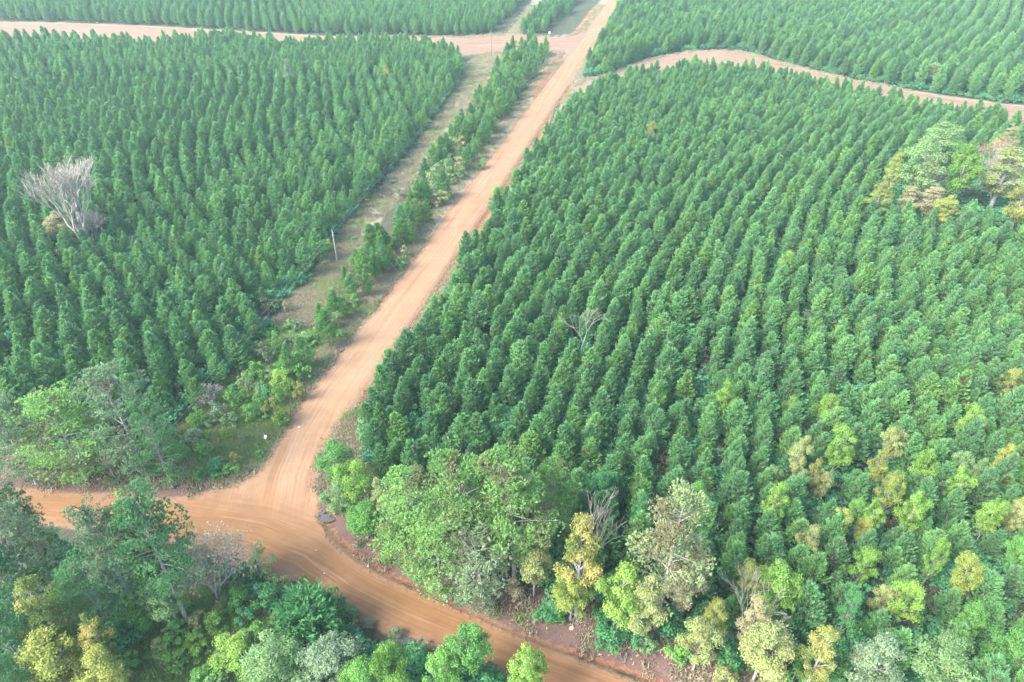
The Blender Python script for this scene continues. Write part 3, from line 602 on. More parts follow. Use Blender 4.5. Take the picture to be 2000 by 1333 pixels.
# hardwoods scattered through the lower right plantation
hw = [(1590, 930, 'yellow', 'yellow-green hardwood left of the lime one with a reddish stem'), (1640, 880, 'lime', 'lime hardwood above the yellow-green one in the lower right stand'), (1742, 958, 'yellow', 'yellow hardwood in the middle of the lower right stand'),
      (1802, 912, 'lime', 'lime hardwood up and right of the yellow middle hardwood'), (1872, 952, 'lime', 'lime hardwood towards the right edge beside dark gaps'), (1702, 1012, 'lime', 'lime hardwood just below the yellow middle hardwood'),
      (1640, 1025, 'yellow', 'yellowish hardwood low left of the yellow middle hardwood'), (1830, 1092, 'lime', 'round lime hardwood in the right stand, left of a yellow one'), (1885, 1125, 'yellow', 'yellow hardwood right below the round lime hardwood'),
      (1780, 1002, 'lime', 'lime hardwood between the yellow middle and the round lime ones'), (1418, 778, 'lime', 'lone lime hardwood on the right side of a centre pine row'), (1892, 832, 'lime', 'lime hardwood highest on the right side of the lower stand'),
      (1975, 748, 'orange', 'small orange hardwood among pines near the right edge'), (1620, 800, 'lime', 'topmost lime hardwood of the lower right stand'), (1560, 890, 'olive', 'pale olive hardwood left of the topmost lime hardwoods'),
      (1515, 985, 'lime', 'lime hardwood furthest left in the lower right stand'), (1350, 985, 'green', 'fresh green hardwood behind the tall tan pine'), (1690, 1100, 'lime', 'lime hardwood straight above the feathery grey-green tree'),
      (1935, 1010, 'lime', 'lime hardwood close to the right edge halfway down the stand'), (1745, 870, 'olive', 'pale olive hardwood above the yellow middle hardwood'), (1960, 900, 'yellow', 'yellow hardwood touching the right edge below the orange one'),
      (1270, 262, 'yellow', 'yellow-green round hardwood high in the right stand near the road'), (1535, 515, 'lime', 'single lime hardwood in the middle of the wide pine rows'), (1820, 140, 'pale', 'pale hardwood beyond the right sandy track'),
      (1990, 1090, 'green', 'fresh green hardwood cut by the right edge'), (1580, 1060, 'olive', 'pale olive hardwood right above the bright yellow-green tree'), (1900, 1215, 'green', 'green hardwood above the spreading grey-green tree'),
      (1660, 1190, 'deep', 'dark green hardwood between the vivid yellow and upright yellow-green trees'), (1250, 1010, 'deep', 'dark green hardwood just left of the tall tan pine'), (1180, 960, 'deep', 'dark green hardwood up and right of the tall yellow-orange tree')]
for k, (px, py, m, lb) in enumerate(hw):
    A('broad', k % 5, px, py, 7.5 + (k * 37 % 20) / 10, (30 if py > 600 else 18) * (.8 + (k * 13 % 7) / 18), m, 'hardwood_tree', lb, 'tree', 'hardwoods scattered through the right plantation')

HW = []
# bare and dead trees
def bare(name, px, py, label, h, res, mat, leafy=None, group=None, sc=1.0, rz=0, leaf_n=0, leaf_r=.5):
    (wv, wf), tips = res; x, y = G(px, py, 0)
    root = empty(name, (x, y, -.2), rz, sc); tag(root, label, 'tree', group)
    link('branches', mesh_np('branches', wv, wf, [M[mat]], smooth_=True), root)
    if leafy:
        r = np.random.default_rng(5); pick = tips[r.integers(0, len(tips), leaf_n)]; C = pick + r.normal(0, leaf_r, (leaf_n, 3)); C[:, 2] = np.abs(C[:, 2])
        V, F = leaves(C, unit(r.normal(0, 1, (leaf_n, 3)) + [0, 0, .6]), r.uniform(.15, .3, leaf_n), r)
        link('leaves', mesh_np('leaves', V, F, [M[leafy]], tint=np.repeat(r.uniform(0, 1, leaf_n), 4)), root)
    placed.append((x, y, 2.5)); return root
bare('dead_tree', 172, 486, 'big bleached dead tree standing above the left plantation', 15, bare_tree(11, 20, .40, 6, .36, .75, 5, 5, .2, .04), 'dead', 'tan', leaf_n=900, leaf_r=.8)
bare('dead_tree', 190, 478, 'low grey leafless tree at the right foot of the big bleached dead tree', 7, bare_tree(12, 9, .6, 6, .12, .3, 4, 4, .2), 'deadgrey')
bare('dead_tree', 1137, 692, 'small white dead pine in the centre of the right plantation', 7, bare_tree(13, 8.5, .5, 5, .15, .2, 5, 1, .36), 'dead')
bare('bare_tree', 430, 1172, 'bare tan spreading tree with a few orange leaves beside the junction', 9, bare_tree(14, 9.5, .62, 7, .16, .45, 4, 3, .2), 'deadgrey', 'tan', leaf_n=1500, leaf_r=.25)
bare('bare_tree', 1440, 1275, 'small bare white twiggy tree between two yellow-tan trees at the bank', 8, bare_tree(15, 10, .5, 6, .12, .6, 4, 1, .26), 'dead')
bare('bare_tree', 1135, 1165, 'bare white stems rising out of the tall yellow-orange tree', 17, bare_tree(16, 17.5, .3, 5, .16, .9, 5, 1, .32), 'dead')
bare('bare_tree', 1932, 405, 'grey leafless tree with pale stems in the mixed right group', 12, bare_tree(17, 14, .4, 6, .16, .6, 5, 3, .22), 'dead', 'tan', leaf_n=500)
bare('bare_tree', 1905, 375, 'reddish bare tree beside the yellow-green tree at the right edge', 12, bare_tree(18, 13, .35, 6, .13, .9, 4, 2, .23), 'deadgrey', 'rust', leaf_n=500)
bare('bare_tree', 1765, 400, 'single bare white stem in the mixed group at the right', 9, bare_tree(19, 10, .2, 3, .13, .9, 5, 1, .4), 'dead')
bare('bare_tree', 690, 1120 - 900 + 60, 'thin grey bare tree at the edge of the power line clearing', 5, bare_tree(20, 4, .5, 5, .06, .4, 3, 2, .25), 'deadgrey')
bare('bare_tree', 415, 800, 'grey leafless brush in the weedy strip left of the main road', 4, bare_tree(21, 4.5, .7, 6, .07, .3, 3, 3, .22), 'deadgrey')
bare('fallen_branches', 440, 838, 'fallen grey branches in the weeds left of the main road', 3, bare_tree(22, 4.5, .5, 4, .07, 0, 3, 1, .3), 'dead').rotation_euler = (R(75), 0, R(-40))
bare('fallen_branches', 275, 1275, 'pile of grey cut branches at the top of the small bare path', 3, bare_tree(23, 5, .45, 5, .07, 0, 3, 2, .25), 'dead').rotation_euler = (R(80), 0, R(-70))
# leaning grey trunk below the tall pale pine
x0, y0 = G(316, 910); x1, y1 = G(276, 822, 8.0)
v, f = tube([(x0, y0, -.1), (x0 * .5 + x1 * .5 + .1, y0 * .5 + y1 * .5, 4), (x1, y1, 8)], [.42, .34, .24], 8)
tag(link('tree_trunk', mesh_np('tree_trunk', v, f, [M['bark_grey']], smooth_=True)), 'thick leaning grey trunk at the right foot of the tall pale pine', 'trunk')

# ------------------------------------------------------------ strip between the power line clearing and the main road
strip = [  # pines that stand alone or in small clumps, foot position on the photograph
    (688, 585), (712, 560), (735, 548), (722, 520), (700, 540), (678, 565), (745, 520), (798, 455), (815, 440), (785, 470), (805, 420), (835, 405), (880, 345), (900, 330), (925, 300), (945, 285),
    (905, 295), (935, 262), (960, 255), (975, 235), (950, 230), (985, 215), (1000, 200), (970, 205), (990, 180), (1010, 178), (1020, 155), (1040, 150), (1000, 150), (1055, 132), (1030, 130), (1065, 112), (1045, 108), (985, 160),
    (955, 215), (915, 275), (965, 185), (1000, 130), (570, 745), (600, 722), (395, 860 - 60), (1000, 108)]
sband = ['above the side road turnoff' if py < 112 else 'near the side road turnoff' if py < 165 else 'beside the upper straight of the main road' if py < 240 else 'halfway up the main road, left side' if py < 350 else 'right of the power line clearing' if py < 480 else 'beside the utility pole' if py < 600 else 'in the weedy strip above the junction' for px, py in strip]
for k, (px, py) in enumerate(strip):
    x, y = G(px, py); s = random.uniform(.62, .95) * (1.05 if py < 260 else .85)
    band = sband[k]
    # else 'near the side road turnoff' if py < 165 else 'beside the upper straight of the main road' if py < 240 else 'halfway up the main road, left side' if py < 350 else 'right of the power line clearing' if py < 480 else 'beside the utility pole' if py < 600 else 'in the weedy strip above the junction'
    rk = [q for q in range(len(strip)) if sband[q] == band and q % 4 == k % 4]; rk.sort(key=lambda q: strip[q][0]); ji = rk.index(k)
    suf = '' if len(rk) == 1 else ', rightmost' if ji == len(rk) - 1 else ', ' + ['leftmost', 'second from left', 'third from left', 'fourth from left'][min(ji, 3)]
    plant('pine%d' % (k % NYP), 'roadside_pine', (x, y, -.2), s, s * random.uniform(.95, 1.15), 'needle_warm' if k % 3 else 'needle', '%s pine in the clump %s' % (['bushy', 'slim', 'full', 'young'][k % 4], band) + suf, 'tree', 'pines between the power line clearing and the road')
    placed.append((x, y, 1.2))
# denser growth: random pines and bushes in the same strip, and low bushes on the weedy corner
def fill(poly_px, dens, seed):
    poly = GP(poly_px); r = np.random.default_rng(seed); lo, hi = poly.min(0), poly.max(0); P = r.uniform(lo, hi, (int((hi - lo).prod() * dens), 2)); P = P[inside(P, poly)]
    out = []
    for p in P:
        if all(math.hypot(p[0] - q[0], p[1] - q[1]) > 1.15 for q in out) and all(math.hypot(p[0] - q[0], p[1] - q[1]) > q[2] * .5 for q in placed): out.append(p)
    return out
NTH = ['leftmost', 'second from left', 'third from left', 'fourth from left', 'fifth from left', 'sixth from left', 'seventh from left', 'eighth from left', 'ninth from left'] + [w_ + ' from left' for w_ in 'tenth eleventh twelfth thirteenth fourteenth fifteenth sixteenth seventeenth eighteenth nineteenth twentieth'.split()]
def put_all(items, group):      # items: (label, px order, function taking the full label)
    d = {}
    for it in items: d.setdefault(it[0], []).append(it)
    for lb, its in d.items():
        its.sort(key=lambda q: q[1])
        for j, it in enumerate(its): it[2](lb + ('' if len(its) == 1 else ', rightmost' if j == len(its) - 1 else ', ' + NTH[min(j, 19)]))
bandf = lambda py: 'beside the side road turnoff' if py < 130 else 'far up the main road' if py < 165 else 'just below the side road turnoff' if py < 200 else 'across the road from the silt fence' if py < 240 else 'halfway up the main road' if py < 350 else 'right of the power line clearing' if py < 480 else 'near the utility pole' if py < 600 else 'above the weedy corner'
items = []
for k, p in enumerate(fill([(1050, 88), (1040, 150), (1012, 200), (970, 262), (935, 312), (890, 372), (845, 432), (808, 490), (770, 542), (728, 598), (690, 640), (640, 690), (612, 700), (640, 625), (672, 578), (715, 505), (765, 442), (820, 372), (875, 292), (930, 208), (985, 122)], .13, 71)):
    px, py = project(*p); r_ = random.random(); near_y = 330 < py < 460
    if r_ < (.28 if near_y else .58):
        s = random.uniform(.42, .78); m = random.choice(['needle', 'needle_warm', 'needle_warm'])
        items.append(('%s pine %s' % ('small' if s < .6 else 'young', bandf(py)), px, lambda lb, p=p, s=s, m=m, k=k: (plant('pine%d' % (k % NYP), 'roadside_pine', (p[0], p[1], -.2), s, s * random.uniform(1, 1.25), m, lb, 'tree', 'pines between the power line clearing and the road'))))
    else:
        m = random.choice(['pale', 'grey', 'green', 'tan', 'olive', 'pale', 'lime'] if near_y else ['green', 'pale', 'lime', 'green', 'tan']); h = random.uniform(1.5, 4.2)
        items.append(('%s %s bush %s' % ('low' if h < 2.6 else 'big', {'pale': 'pale green', 'grey': 'greyish', 'lime': 'lime'}.get(m, m), bandf(py)), px, lambda lb, p=p, h=h, m=m, k=k: plant('shrub%d' % (k % 4), 'shrub', (p[0], p[1], -.2), h / 3, h / 3 * random.uniform(.8, 1.25), m, lb, 'shrub', 'bushes along the road verges and clearings')))
    placed.append((p[0], p[1], .9))
for k, p in enumerate(fill([(345, 900), (330, 835), (450, 735), (545, 635), (615, 655), (628, 690), (590, 755), (540, 840), (505, 895), (470, 925), (390, 935)], .20, 72)):
    px, py = project(*p); h = random.uniform(.7, 2.4) * (1.25 if py < 800 else .9); m = random.choice(['green', 'pale', 'green', 'grey', 'lime', 'deep', 'green'])
    where = 'low on the weedy corner' if py > 860 else 'on the weedy corner' if py > 780 else 'in the middle of the weedy strip' if py > 710 else 'at the top of the weedy strip'
    items.append(('%s %s bush %s' % ('low' if h < 1.6 else 'leafy', {'pale': 'pale green', 'grey': 'greyish', 'lime': 'lime', 'deep': 'dark green'}.get(m, m), where), px, lambda lb, p=p, h=h, m=m, k=k: plant('shrub%d' % (k % 4), 'shrub', (p[0], p[1], -.2), h / 3, h / 3 * random.uniform(1, 1.6), m, lb, 'shrub', 'bushes along the road verges and clearings')))
for k, p in enumerate(fill([(300, 1190), (420, 1150), (530, 1165), (560, 1240), (600, 1345), (300, 1345), (290, 1250)], .28, 73)):
    px, py = project(*p); h = random.uniform(.6, 2.0); m = random.choice(['lime', 'pale', 'green', 'lime', 'olive'])
    items.append(('%s %s bush in the %s part of the bottom left clearing' % ('low' if h < 1.3 else 'leafy', {'pale': 'pale green', 'lime': 'lime'}.get(m, m), 'upper' if py < 1230 else 'lower'), px, lambda lb, p=p, h=h, m=m, k=k: plant('shrub%d' % (k % 4), 'shrub', (p[0], p[1], -.2), h / 3, h / 3 * random.uniform(1.1, 1.9), m, lb, 'shrub', 'bushes along the road verges and clearings')))
for k, p in enumerate(fill([(555, 615), (660, 462), (800, 305), (905, 140), (955, 118), (900, 230), (800, 358), (700, 498), (625, 620)], .035, 75)):
    px, py = project(*p); h = random.uniform(.5, 1.5); m = random.choice(['grey', 'tan', 'olive', 'pale', 'green'])
    items.append(('%s %s bush in the %s of the power line clearing' % ('tiny' if h < 1 else 'low', {'pale': 'pale green', 'grey': 'greyish'}.get(m, m), 'lower end' if py > 450 else 'middle' if py > 300 else 'upper end'), px, lambda lb, p=p, h=h, m=m, k=k: plant('shrub%d' % (k % 4), 'shrub', (p[0], p[1], -.2), h / 3, h / 3 * random.uniform(1.2, 2.0), m, lb, 'shrub', 'bushes along the road verges and clearings')))
# more small hardwoods mixed into the lower right stand
for k, p in enumerate(fill([(1480, 820), (2000, 780), (2060, 1240), (1700, 1230), (1560, 1110), (1440, 1010), (1450, 900)], .022, 74)):
    px, py = project(p[0], p[1], 4); m = random.choice(['lime', 'olive', 'green', 'lime', 'yellow', 'pale']); h = random.uniform(5.5, 7.6)
    items.append(('small %s hardwood in the %s of the lower right stand' % ({'pale': 'pale green', 'lime': 'lime', 'olive': 'pale olive', 'yellow': 'yellow-green'}.get(m, m), 'upper part' if py < 930 else 'middle' if py < 1060 else 'bottom part'), px, lambda lb, p=p, h=h, m=m, k=k: plant('broad%d' % (k % 5), 'hardwood_tree', (p[0], p[1], -.2), h / 10, random.uniform(.30, .44), m, lb, 'tree', 'hardwoods scattered through the right plantation')))
    placed.append((p[0], p[1], 1.2))
put_all(items, None); print('FILL', len(items))
# shrubs of the weedy strip
sh = [(505, 790, 4, 20, 'green'), (522, 775, 4, 24, 'deep'), (535, 800, 5, 24, 'yellow'), (548, 812, 4, 20, 'lime'), (570, 705, 4, 26, 'green'), (560, 740, 5, 26, 'lime'), (590, 725, 4, 22, 'green'), (583, 760, 4, 18, 'yellow'),
      (438, 848, 2.2, 11, 'lime'), (478, 852, 2.6, 13, 'pale'), (488, 805, 3.5, 20, 'green'), (458, 895, 3, 14, 'yellow'), (420, 915, 2.5, 26, 'deep'), (390, 920, 2.5, 22, 'green'), (652, 623, 2, 8, 'yellow'), (625, 640, 2.5, 18, 'grey'), (600, 665, 3, 20, 'pale'),
      (575, 635, 3, 18, 'grey'), (560, 597, 3, 12, 'tan'), (565, 630, 2, 9, 'grey'), (640, 600, 3, 18, 'green'), (620, 610, 3, 16, 'deep'), (665, 590, 3, 14, 'lime'), (765, 500, 3, 14, 'rust'), (745, 470, 4, 14, 'orange'), (770, 470, 4, 20, 'green'), (790, 490, 3, 13, 'tan'),
      (830, 380, 5, 24, 'pale'), (850, 350, 5, 24, 'pale'), (835, 330, 5, 24, 'grey'), (870, 330, 6, 22, 'pale'), (885, 285, 6, 22, 'olive'), (820, 400, 4, 18, 'tan'), (850, 390, 4, 16, 'tan'), (900, 280, 5, 16, 'tan'), (860, 290, 6, 20, 'yellow'), (780, 375, 2.5, 8, 'grey'), (775, 308, 3, 9, 'grey'),
      (870, 180, 2.5, 7, 'grey'), (1045, 135, 4, 8, 'lime'), (940, 320, 3, 12, 'lime'), (820, 170, 8, 12, 'lime'), (755, 145, 8, 10, 'yellow'), (640, 478, 3.5, 15, 'lime'), (1005, 85, 3, 8, 'lime'), (1170, 90, 4, 9, 'lime'),
      (975, 375, 4, 14, 'lime'), (350, 880, 3, 22, 'green'), (370, 850, 3, 24, 'grey'), (400, 870, 3, 24, 'green'), (330, 840, 4, 24, 'deep'), (385, 815, 4, 24, 'green'), (430, 800, 4, 24, 'grey'), (455, 770, 4, 22, 'green'), (480, 745, 4, 22, 'pale'), (500, 720, 4, 22, 'green'), (520, 690, 4, 20, 'grey'), (540, 665, 4, 20, 'green'),
      (450, 820, 3, 20, 'pale'), (510, 760, 3, 18, 'grey'), (545, 770, 4, 18, 'green'), (740, 585, 1.5, 6, 'lime'), (340, 1230, 3, 30, 'green'), (385, 1210, 2.5, 26, 'olive'), (420, 1220, 2.5, 30, 'lime'), (470, 1200, 3, 30, 'deep'), (500, 1240, 3, 36, 'green'), (520, 1160, 4, 36, 'deep'), (470, 1160, 3.5, 28, 'green'),
      (350, 1290, 3, 36, 'lime'), (400, 1320, 3, 38, 'green'), (390, 1270, 2.5, 28, 'lime'), (310, 1270, 2.5, 24, 'olive'), (500, 1320, 4, 40, 'lime'), (430, 1180, 2, 20, 'tan'), (600, 1330, 5, 46, 'pale'), (245, 1290, 3, 24, 'green'), (555, 1140, 3, 24, 'olive'), (590, 1135, 2, 16, 'yellow'),
      (868, 1152, 1.2, 9, 'green'), (812, 1128, 1.2, 9, 'deep'), (700, 1062, 1.2, 8, 'green'), (690, 1220, 1.6, 16, 'tan'), (720, 1215, 1.4, 14, 'grey'), (770, 1232, 1.6, 16, 'grey'), (820, 1262, 1.8, 18, 'grey'), (690, 1195, 2, 16, 'mature_dark'),
      (700, 1010, 4, 24, 'green'), (760, 1085, 3, 18, 'green'), (835, 1115, 3, 24, 'mature'), (1005, 1150, 4, 26, 'tan'), (1090, 1195, 3, 26, 'green'), (1180, 1215, 3, 28, 'deep'), (1240, 1235, 4, 34, 'deep'), (1310, 1215, 5, 36, 'deep'), (1330, 1270, 4, 32, 'green'), (1430, 1290, 4, 32, 'deep'), (1560, 1250, 5, 36, 'deep'),
      (1660, 1260, 5, 36, 'deep'), (1780, 1260, 5, 36, 'deep'), (1420, 1320, 4, 36, 'olive'), (1550, 1325, 4, 36, 'green'), (1650, 1330, 4, 36, 'green'), (1920, 1300, 5, 36, 'green'), (1270, 1255, 3, 26, 'pale'), (650, 1010 - 22, 3, 16, 'tan')]
place = lambda px, py: ('at the bottom edge' if py > 1290 else 'in the weedy clearing at bottom left' if px < 620 and py > 1120 else 'on the verge below the cross road' if px < 900 and py > 1150 else 'at the foot of the roadside trees' if py > 980 else
                        'on the weedy corner left of the junction' if py > 780 else 'in the weedy strip left of the main road' if py > 630 else 'below the utility pole beside the main road' if py > 520 else 'beside the power line clearing' if py > 340 else 'halfway up the main road, left side' if py > 260 else 'far up beside the main road')
seen = {}; NTH = ['leftmost', 'second from left', 'third from left', 'fourth from left', 'fifth from left', 'sixth from left']
cn = {'green': 'green', 'deep': 'dark green', 'yellow': 'yellow-green', 'lime': 'bright lime', 'pale': 'pale green', 'grey': 'greyish', 'tan': 'tan', 'rust': 'rusty', 'orange': 'orange', 'olive': 'olive', 'mature_dark': 'blackish', 'mature': 'mid green'}
for k, (px, py, h, rp, m) in enumerate(sh):
    lb = '%s %s bush %s' % ('small' if h < 2.6 else 'tall' if h > 4.5 else 'rounded', cn[m], place(px, py))
    seen.setdefault(lb, []).append((px, k, py, h, rp, m))
for lb, its in seen.items():
    for j, (px, k, py, h, rp, m) in enumerate(sorted(its)):
        suf = '' if len(its) == 1 else ', rightmost' if j == len(its) - 1 else ', ' + NTH[min(j, 5)]
        A('shrub', k % 4, px, py, h, rp, m, 'shrub', lb + suf, 'shrub', 'bushes along the road verges and clearings')

# ------------------------------------------------------------ plantation rows
blocks = {
 'right': (GP([(1122, 210), (1022, 345), (938, 488), (832, 648), (738, 800), (702, 868), (745, 950), (860, 1000), (1060, 1060), (1150, 1170), (1250, 1235), (1400, 1290), (1600, 1350), (1900, 1450), (2500, 1450), (2700, 330),
               (2300, 302), (2000, 258), (1900, 243), (1780, 222), (1640, 192), (1540, 168), (1480, 156), (1400, 150), (1330, 148), (1290, 160), (1240, 166), (1180, 178)]), 3.5, 1.85, 'arc'),
 'farright': (GP([(1262, -60), (1228, 0), (1180, 75), (1150, 125), (1140, 155), (1200, 140), (1260, 116), (1330, 100), (1440, 96), (1500, 114), (1620, 145), (1760, 173), (1880, 191), (2000, 206), (2300, 235), (2700, 262), (2900, 262), (2600, -60)]), 5.3, 2.5, 36),
 'left': (GP([(-700, 96), (0, 88), (120, 86), (200, 92), (380, 96), (420, 88), (510, 90), (545, 99), (640, 100), (670, 92), (800, 97), (880, 112), (905, 130), (898, 160), (852, 225), (790, 308), (712, 395), (645, 478), (590, 555), (535, 618), (500, 690), (440, 760), (370, 800), (320, 850), (230, 870), (0, 872), (-700, 872)]), 3.7, 1.9, 'wave'),
 'farleft': (GP([(-900, 34), (0, 41), (200, 46), (400, 56), (520, 63), (640, 71), (800, 70), (900, 72), (958, 66), (985, 42), (1030, -5), (1070, -60), (-900, -60)]), 4.2, 2.1, -20),
 'strip_top': (GP([(1020, 70), (1052, 30), (1085, -20), (1120, -60), (1185, -60), (1140, -10), (1115, 25), (1080, 55), (1050, 75)]), 4.2, 2.5, 13),
}
PT = []
for name, (poly, rs, ts, mode) in blocks.items():
    if mode == 'arc':
        Cx, Cy = 400., -45.; rad = np.arange(30, 1300, rs); pts = []
        for j, rr in enumerate(rad):
            th = np.arange(math.pi * .35, math.pi * 1.02, ts / rr) + (j % 7) * .3 * ts / rr
            pts.append(np.stack([Cx + rr * np.cos(th), Cy + rr * np.sin(th)], 1))
        pts = np.concatenate(pts)
    else:
        a = R(-25 if mode == 'wave' else mode); c = poly.mean(0); U = np.arange(-900, 900, rs); S = np.arange(-700, 700, ts); uu, ss = np.meshgrid(U, S)
        uu = uu.ravel(); ss = ss.ravel() + (np.arange(len(uu)) % 5) * .5
        if mode == 'wave': uu = uu + 6.5 * np.sin(ss / 30 + uu / 180)
        else: uu = uu + 2.5 * np.sin(ss / 40)
        pts = np.stack([c[0] + uu * math.cos(a) + ss * math.sin(a), c[1] - uu * math.sin(a) + ss * math.cos(a)], 1)
    pts = pts[inside(pts, poly)]
    pts += rng.normal(0, .36, pts.shape); pts = pts[rng.uniform(size=len(pts)) > .065]
    px, py = project(pts[:, 0], pts[:, 1], 5.0)
    ok = (px > -260) & (px < 2260) & (py < 1560) & (py > -40) & (pts[:, 1] > 15); pts = pts[ok]
    PT.append(np.column_stack([pts, np.full(len(pts), list(blocks).index(name))]))
PT = np.concatenate(PT); pl = np.array(placed)
dmin = np.full(len(PT), 9.0)
for a in range(0, len(pl)): dmin = np.minimum(dmin, np.hypot(PT[:, 0] - pl[a, 0], PT[:, 1] - pl[a, 1]) - pl[a, 2])
PT = PT[(dmin > .25) & ~inside(PT[:, :2], GP([(1700, 385), (1760, 360), (2120, 345), (2120, 470), (1960, 450), (1720, 430)]))]
n = len(PT)
sc = .63 * np.clip(rng.normal(.98, .15, n), .55, 1.3); sc *= 1 + .06 * wob(PT[:, :2], 45, 12)
sc *= np.where(PT[:, 2] == 1, 1.25, np.where(PT[:, 2] == 3, 1.1, 1.0)); edge_small = rng.uniform(size=n) < .06; sc[edge_small] *= .68
wid = sc * rng.uniform(.98, 1.32, n); vi = rng.integers(0, NYP, n); vi = np.where(rng.uniform(size=n) < .14, NYP + vi % 2, vi); rot = rng.uniform(0, 6.283, n)
px, py = project(PT[:, 0], PT[:, 1], 7.0)
inview = (px > 5) & (px < 1995) & (py > 5) & (py < 1325)
order = np.argsort(np.where(inview, np.hypot(PT[:, 0], PT[:, 1]), 1e9)); near = order[:255]; isnear = np.zeros(n, bool); isnear[near] = True
LM = [(o.location.x, o.location.y, o['label']) for o in list(col.objects) if o.name.startswith(('pine_tree', 'broadleaf_tree', 'bare_tree', 'hardwood_tree')) and o.get('label')]
def clip(t, k):
    wds = t.split()[:k]
    while wds[-1].rstrip(',') in ('the', 'with', 'at', 'of', 'in', 'by', 'and', 'a', 'its', 'over', 'to', 'near', 'two', 'above', 'below', 'between', 'from', 'that', 'on', 'big', 'lower', 'tall', 'bare', 'up', 'just', 'right', 'left', 'directly', 'for', 'wide', 'bottom', 'yellow', 'white', 'pale', 'standing', 'under'): wds = wds[:-1]
    return ' '.join(wds).rstrip(',')
names = {}
for k in near:
    x, y = PT[k, 0], PT[k, 1]; s = sc[k]
    d = sorted((math.hypot(x - a, y - b), a, b, t) for a, b, t in LM)[0]
    rel = 'behind' if y - d[2] > abs(x - d[1]) else 'in front of' if d[2] - y > abs(x - d[1]) else 'right of' if x > d[1] else 'left of'
    size = 'small' if s < .56 else 'tall' if s > .73 else 'slim' if wid[k] / s < 1.06 else 'full-crowned' if wid[k] / s > 1.22 else 'medium'
    names.setdefault('%s pine %s%s the %s' % (size, 'well ' if d[0] > 9 else 'just ' if d[0] < 5 else '', rel, clip(d[3], 7)), []).append(k)
ordn = ['leftmost', 'second from left', 'third from left', 'fourth from left', 'fifth from left', 'sixth from left', 'seventh from left', 'eighth from left', 'ninth from left', 'tenth from left', 'eleventh from left', 'twelfth from left'] + [w_ + ' from left' for w_ in 'thirteenth fourteenth fifteenth sixteenth seventeenth eighteenth nineteenth twentieth'.split()]
for lb, ks in names.items():
    ks.sort(key=lambda k: project(PT[k, 0], PT[k, 1], 7)[0])
    for j, k in enumerate(ks):
        suf = '' if len(ks) == 1 else ', ' + ('rightmost' if j == len(ks) - 1 else ordn[min(j, 19)])
        plant('pine%d' % (vi[k] % NYP), 'plantation_pine', (PT[k, 0], PT[k, 1], -.2), sc[k], wid[k], 'needle_warm' if vi[k] >= NYP else None, lb + suf, 'tree', 'young pines planted in rows', rz=rot[k])
# all the others: one stand, drawn by geometry nodes
def stand(name, src, pos, rot, scl, ids, label):
    me = bpy.data.meshes.new(name); me.vertices.add(len(pos)); me.vertices.foreach_set('co', np.asarray(pos, np.float32).ravel())
    for nme, typ, key, dat in (('rot', 'FLOAT_VECTOR', 'vector', rot), ('scl', 'FLOAT_VECTOR', 'vector', scl), ('vid', 'INT', 'value', ids)):
        at = me.attributes.new(nme, typ, 'POINT'); at.data.foreach_set(key, np.asarray(dat, np.int32 if typ == 'INT' else np.float32).ravel())
    o = link(name, me); tag(o, label, kind='stuff')
    g = bpy.data.node_groups.new(name + '_nodes', 'GeometryNodeTree'); g.interface.new_socket('Geometry', in_out='INPUT', socket_type='NodeSocketGeometry'); g.interface.new_socket('Geometry', in_out='OUTPUT', socket_type='NodeSocketGeometry')
    N = g.nodes; gi = N.new('NodeGroupInput'); go = N.new('NodeGroupOutput'); ip = N.new('GeometryNodeInstanceOnPoints'); ci = N.new('GeometryNodeCollectionInfo')
    ci.inputs['Collection'].default_value = src; ci.inputs['Separate Children'].default_value = True; ci.inputs['Reset Children'].default_value = True; ip.inputs['Pick Instance'].default_value = True
    def na(nm, t): q = N.new('GeometryNodeInputNamedAttribute'); q.data_type = t; q.inputs['Name'].default_value = nm; return q.outputs['Attribute']
    e2r = N.new('FunctionNodeEulerToRotation')
    g.links.new(gi.outputs[0], ip.inputs['Points']); g.links.new(ci.outputs[0], ip.inputs['Instance']); g.links.new(na('vid', 'INT'), ip.inputs['Instance Index'])
    g.links.new(na('rot', 'FLOAT_VECTOR'), e2r.inputs[0]); g.links.new(e2r.outputs[0], ip.inputs['Rotation']); g.links.new(na('scl', 'FLOAT_VECTOR'), ip.inputs['Scale']); g.links.new(ip.outputs[0], go.inputs[0])
    md = o.modifiers.new('stand', 'NODES'); md.node_group = g; return o
f = ~isnear; m = f.sum()
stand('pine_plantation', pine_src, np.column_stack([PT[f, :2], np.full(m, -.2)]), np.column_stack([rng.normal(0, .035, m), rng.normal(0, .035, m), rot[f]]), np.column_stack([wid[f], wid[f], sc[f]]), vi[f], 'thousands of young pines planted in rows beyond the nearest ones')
print('PINES', n, 'stand', m)

# undergrowth between the rows
ug_src = bpy.data.collections.new('undergrowth_sources')
for i in range(4):
    res = broadleaf(400 + i, H=2.1, Rr=1.4, nlobe=10, leaf=.26, per=28, low=.0)
    o = bpy.data.objects.new('undergrowth_source', joined('undergrowth_joined', res, M['under'], M['bark'])); ug_src.objects.link(o)
cand = rng.uniform([-230, 30], [230, 330], (95000, 2)); keepm = np.zeros(len(cand), bool)
for nm in ('right', 'left', 'farright'): keepm |= inside(cand, blocks[nm][0])
keepm |= inside(cand, GP([(-200, 1075), (450, 1110), (700, 1230), (1000, 1330), (1100, 1450), (-300, 1450)])) & (sdf(cand, green_field) > 0) & (sdf(cand, bare_path) > 1)
keepm |= (sdf(cand, litter_r) > .5) & (sdf(cand, litter_r) < 9) & (sdf(cand, ROAD) > 4.5) & (cand[:, 0] > G(760, 1080)[0]) & (cand[:, 1] < 75)
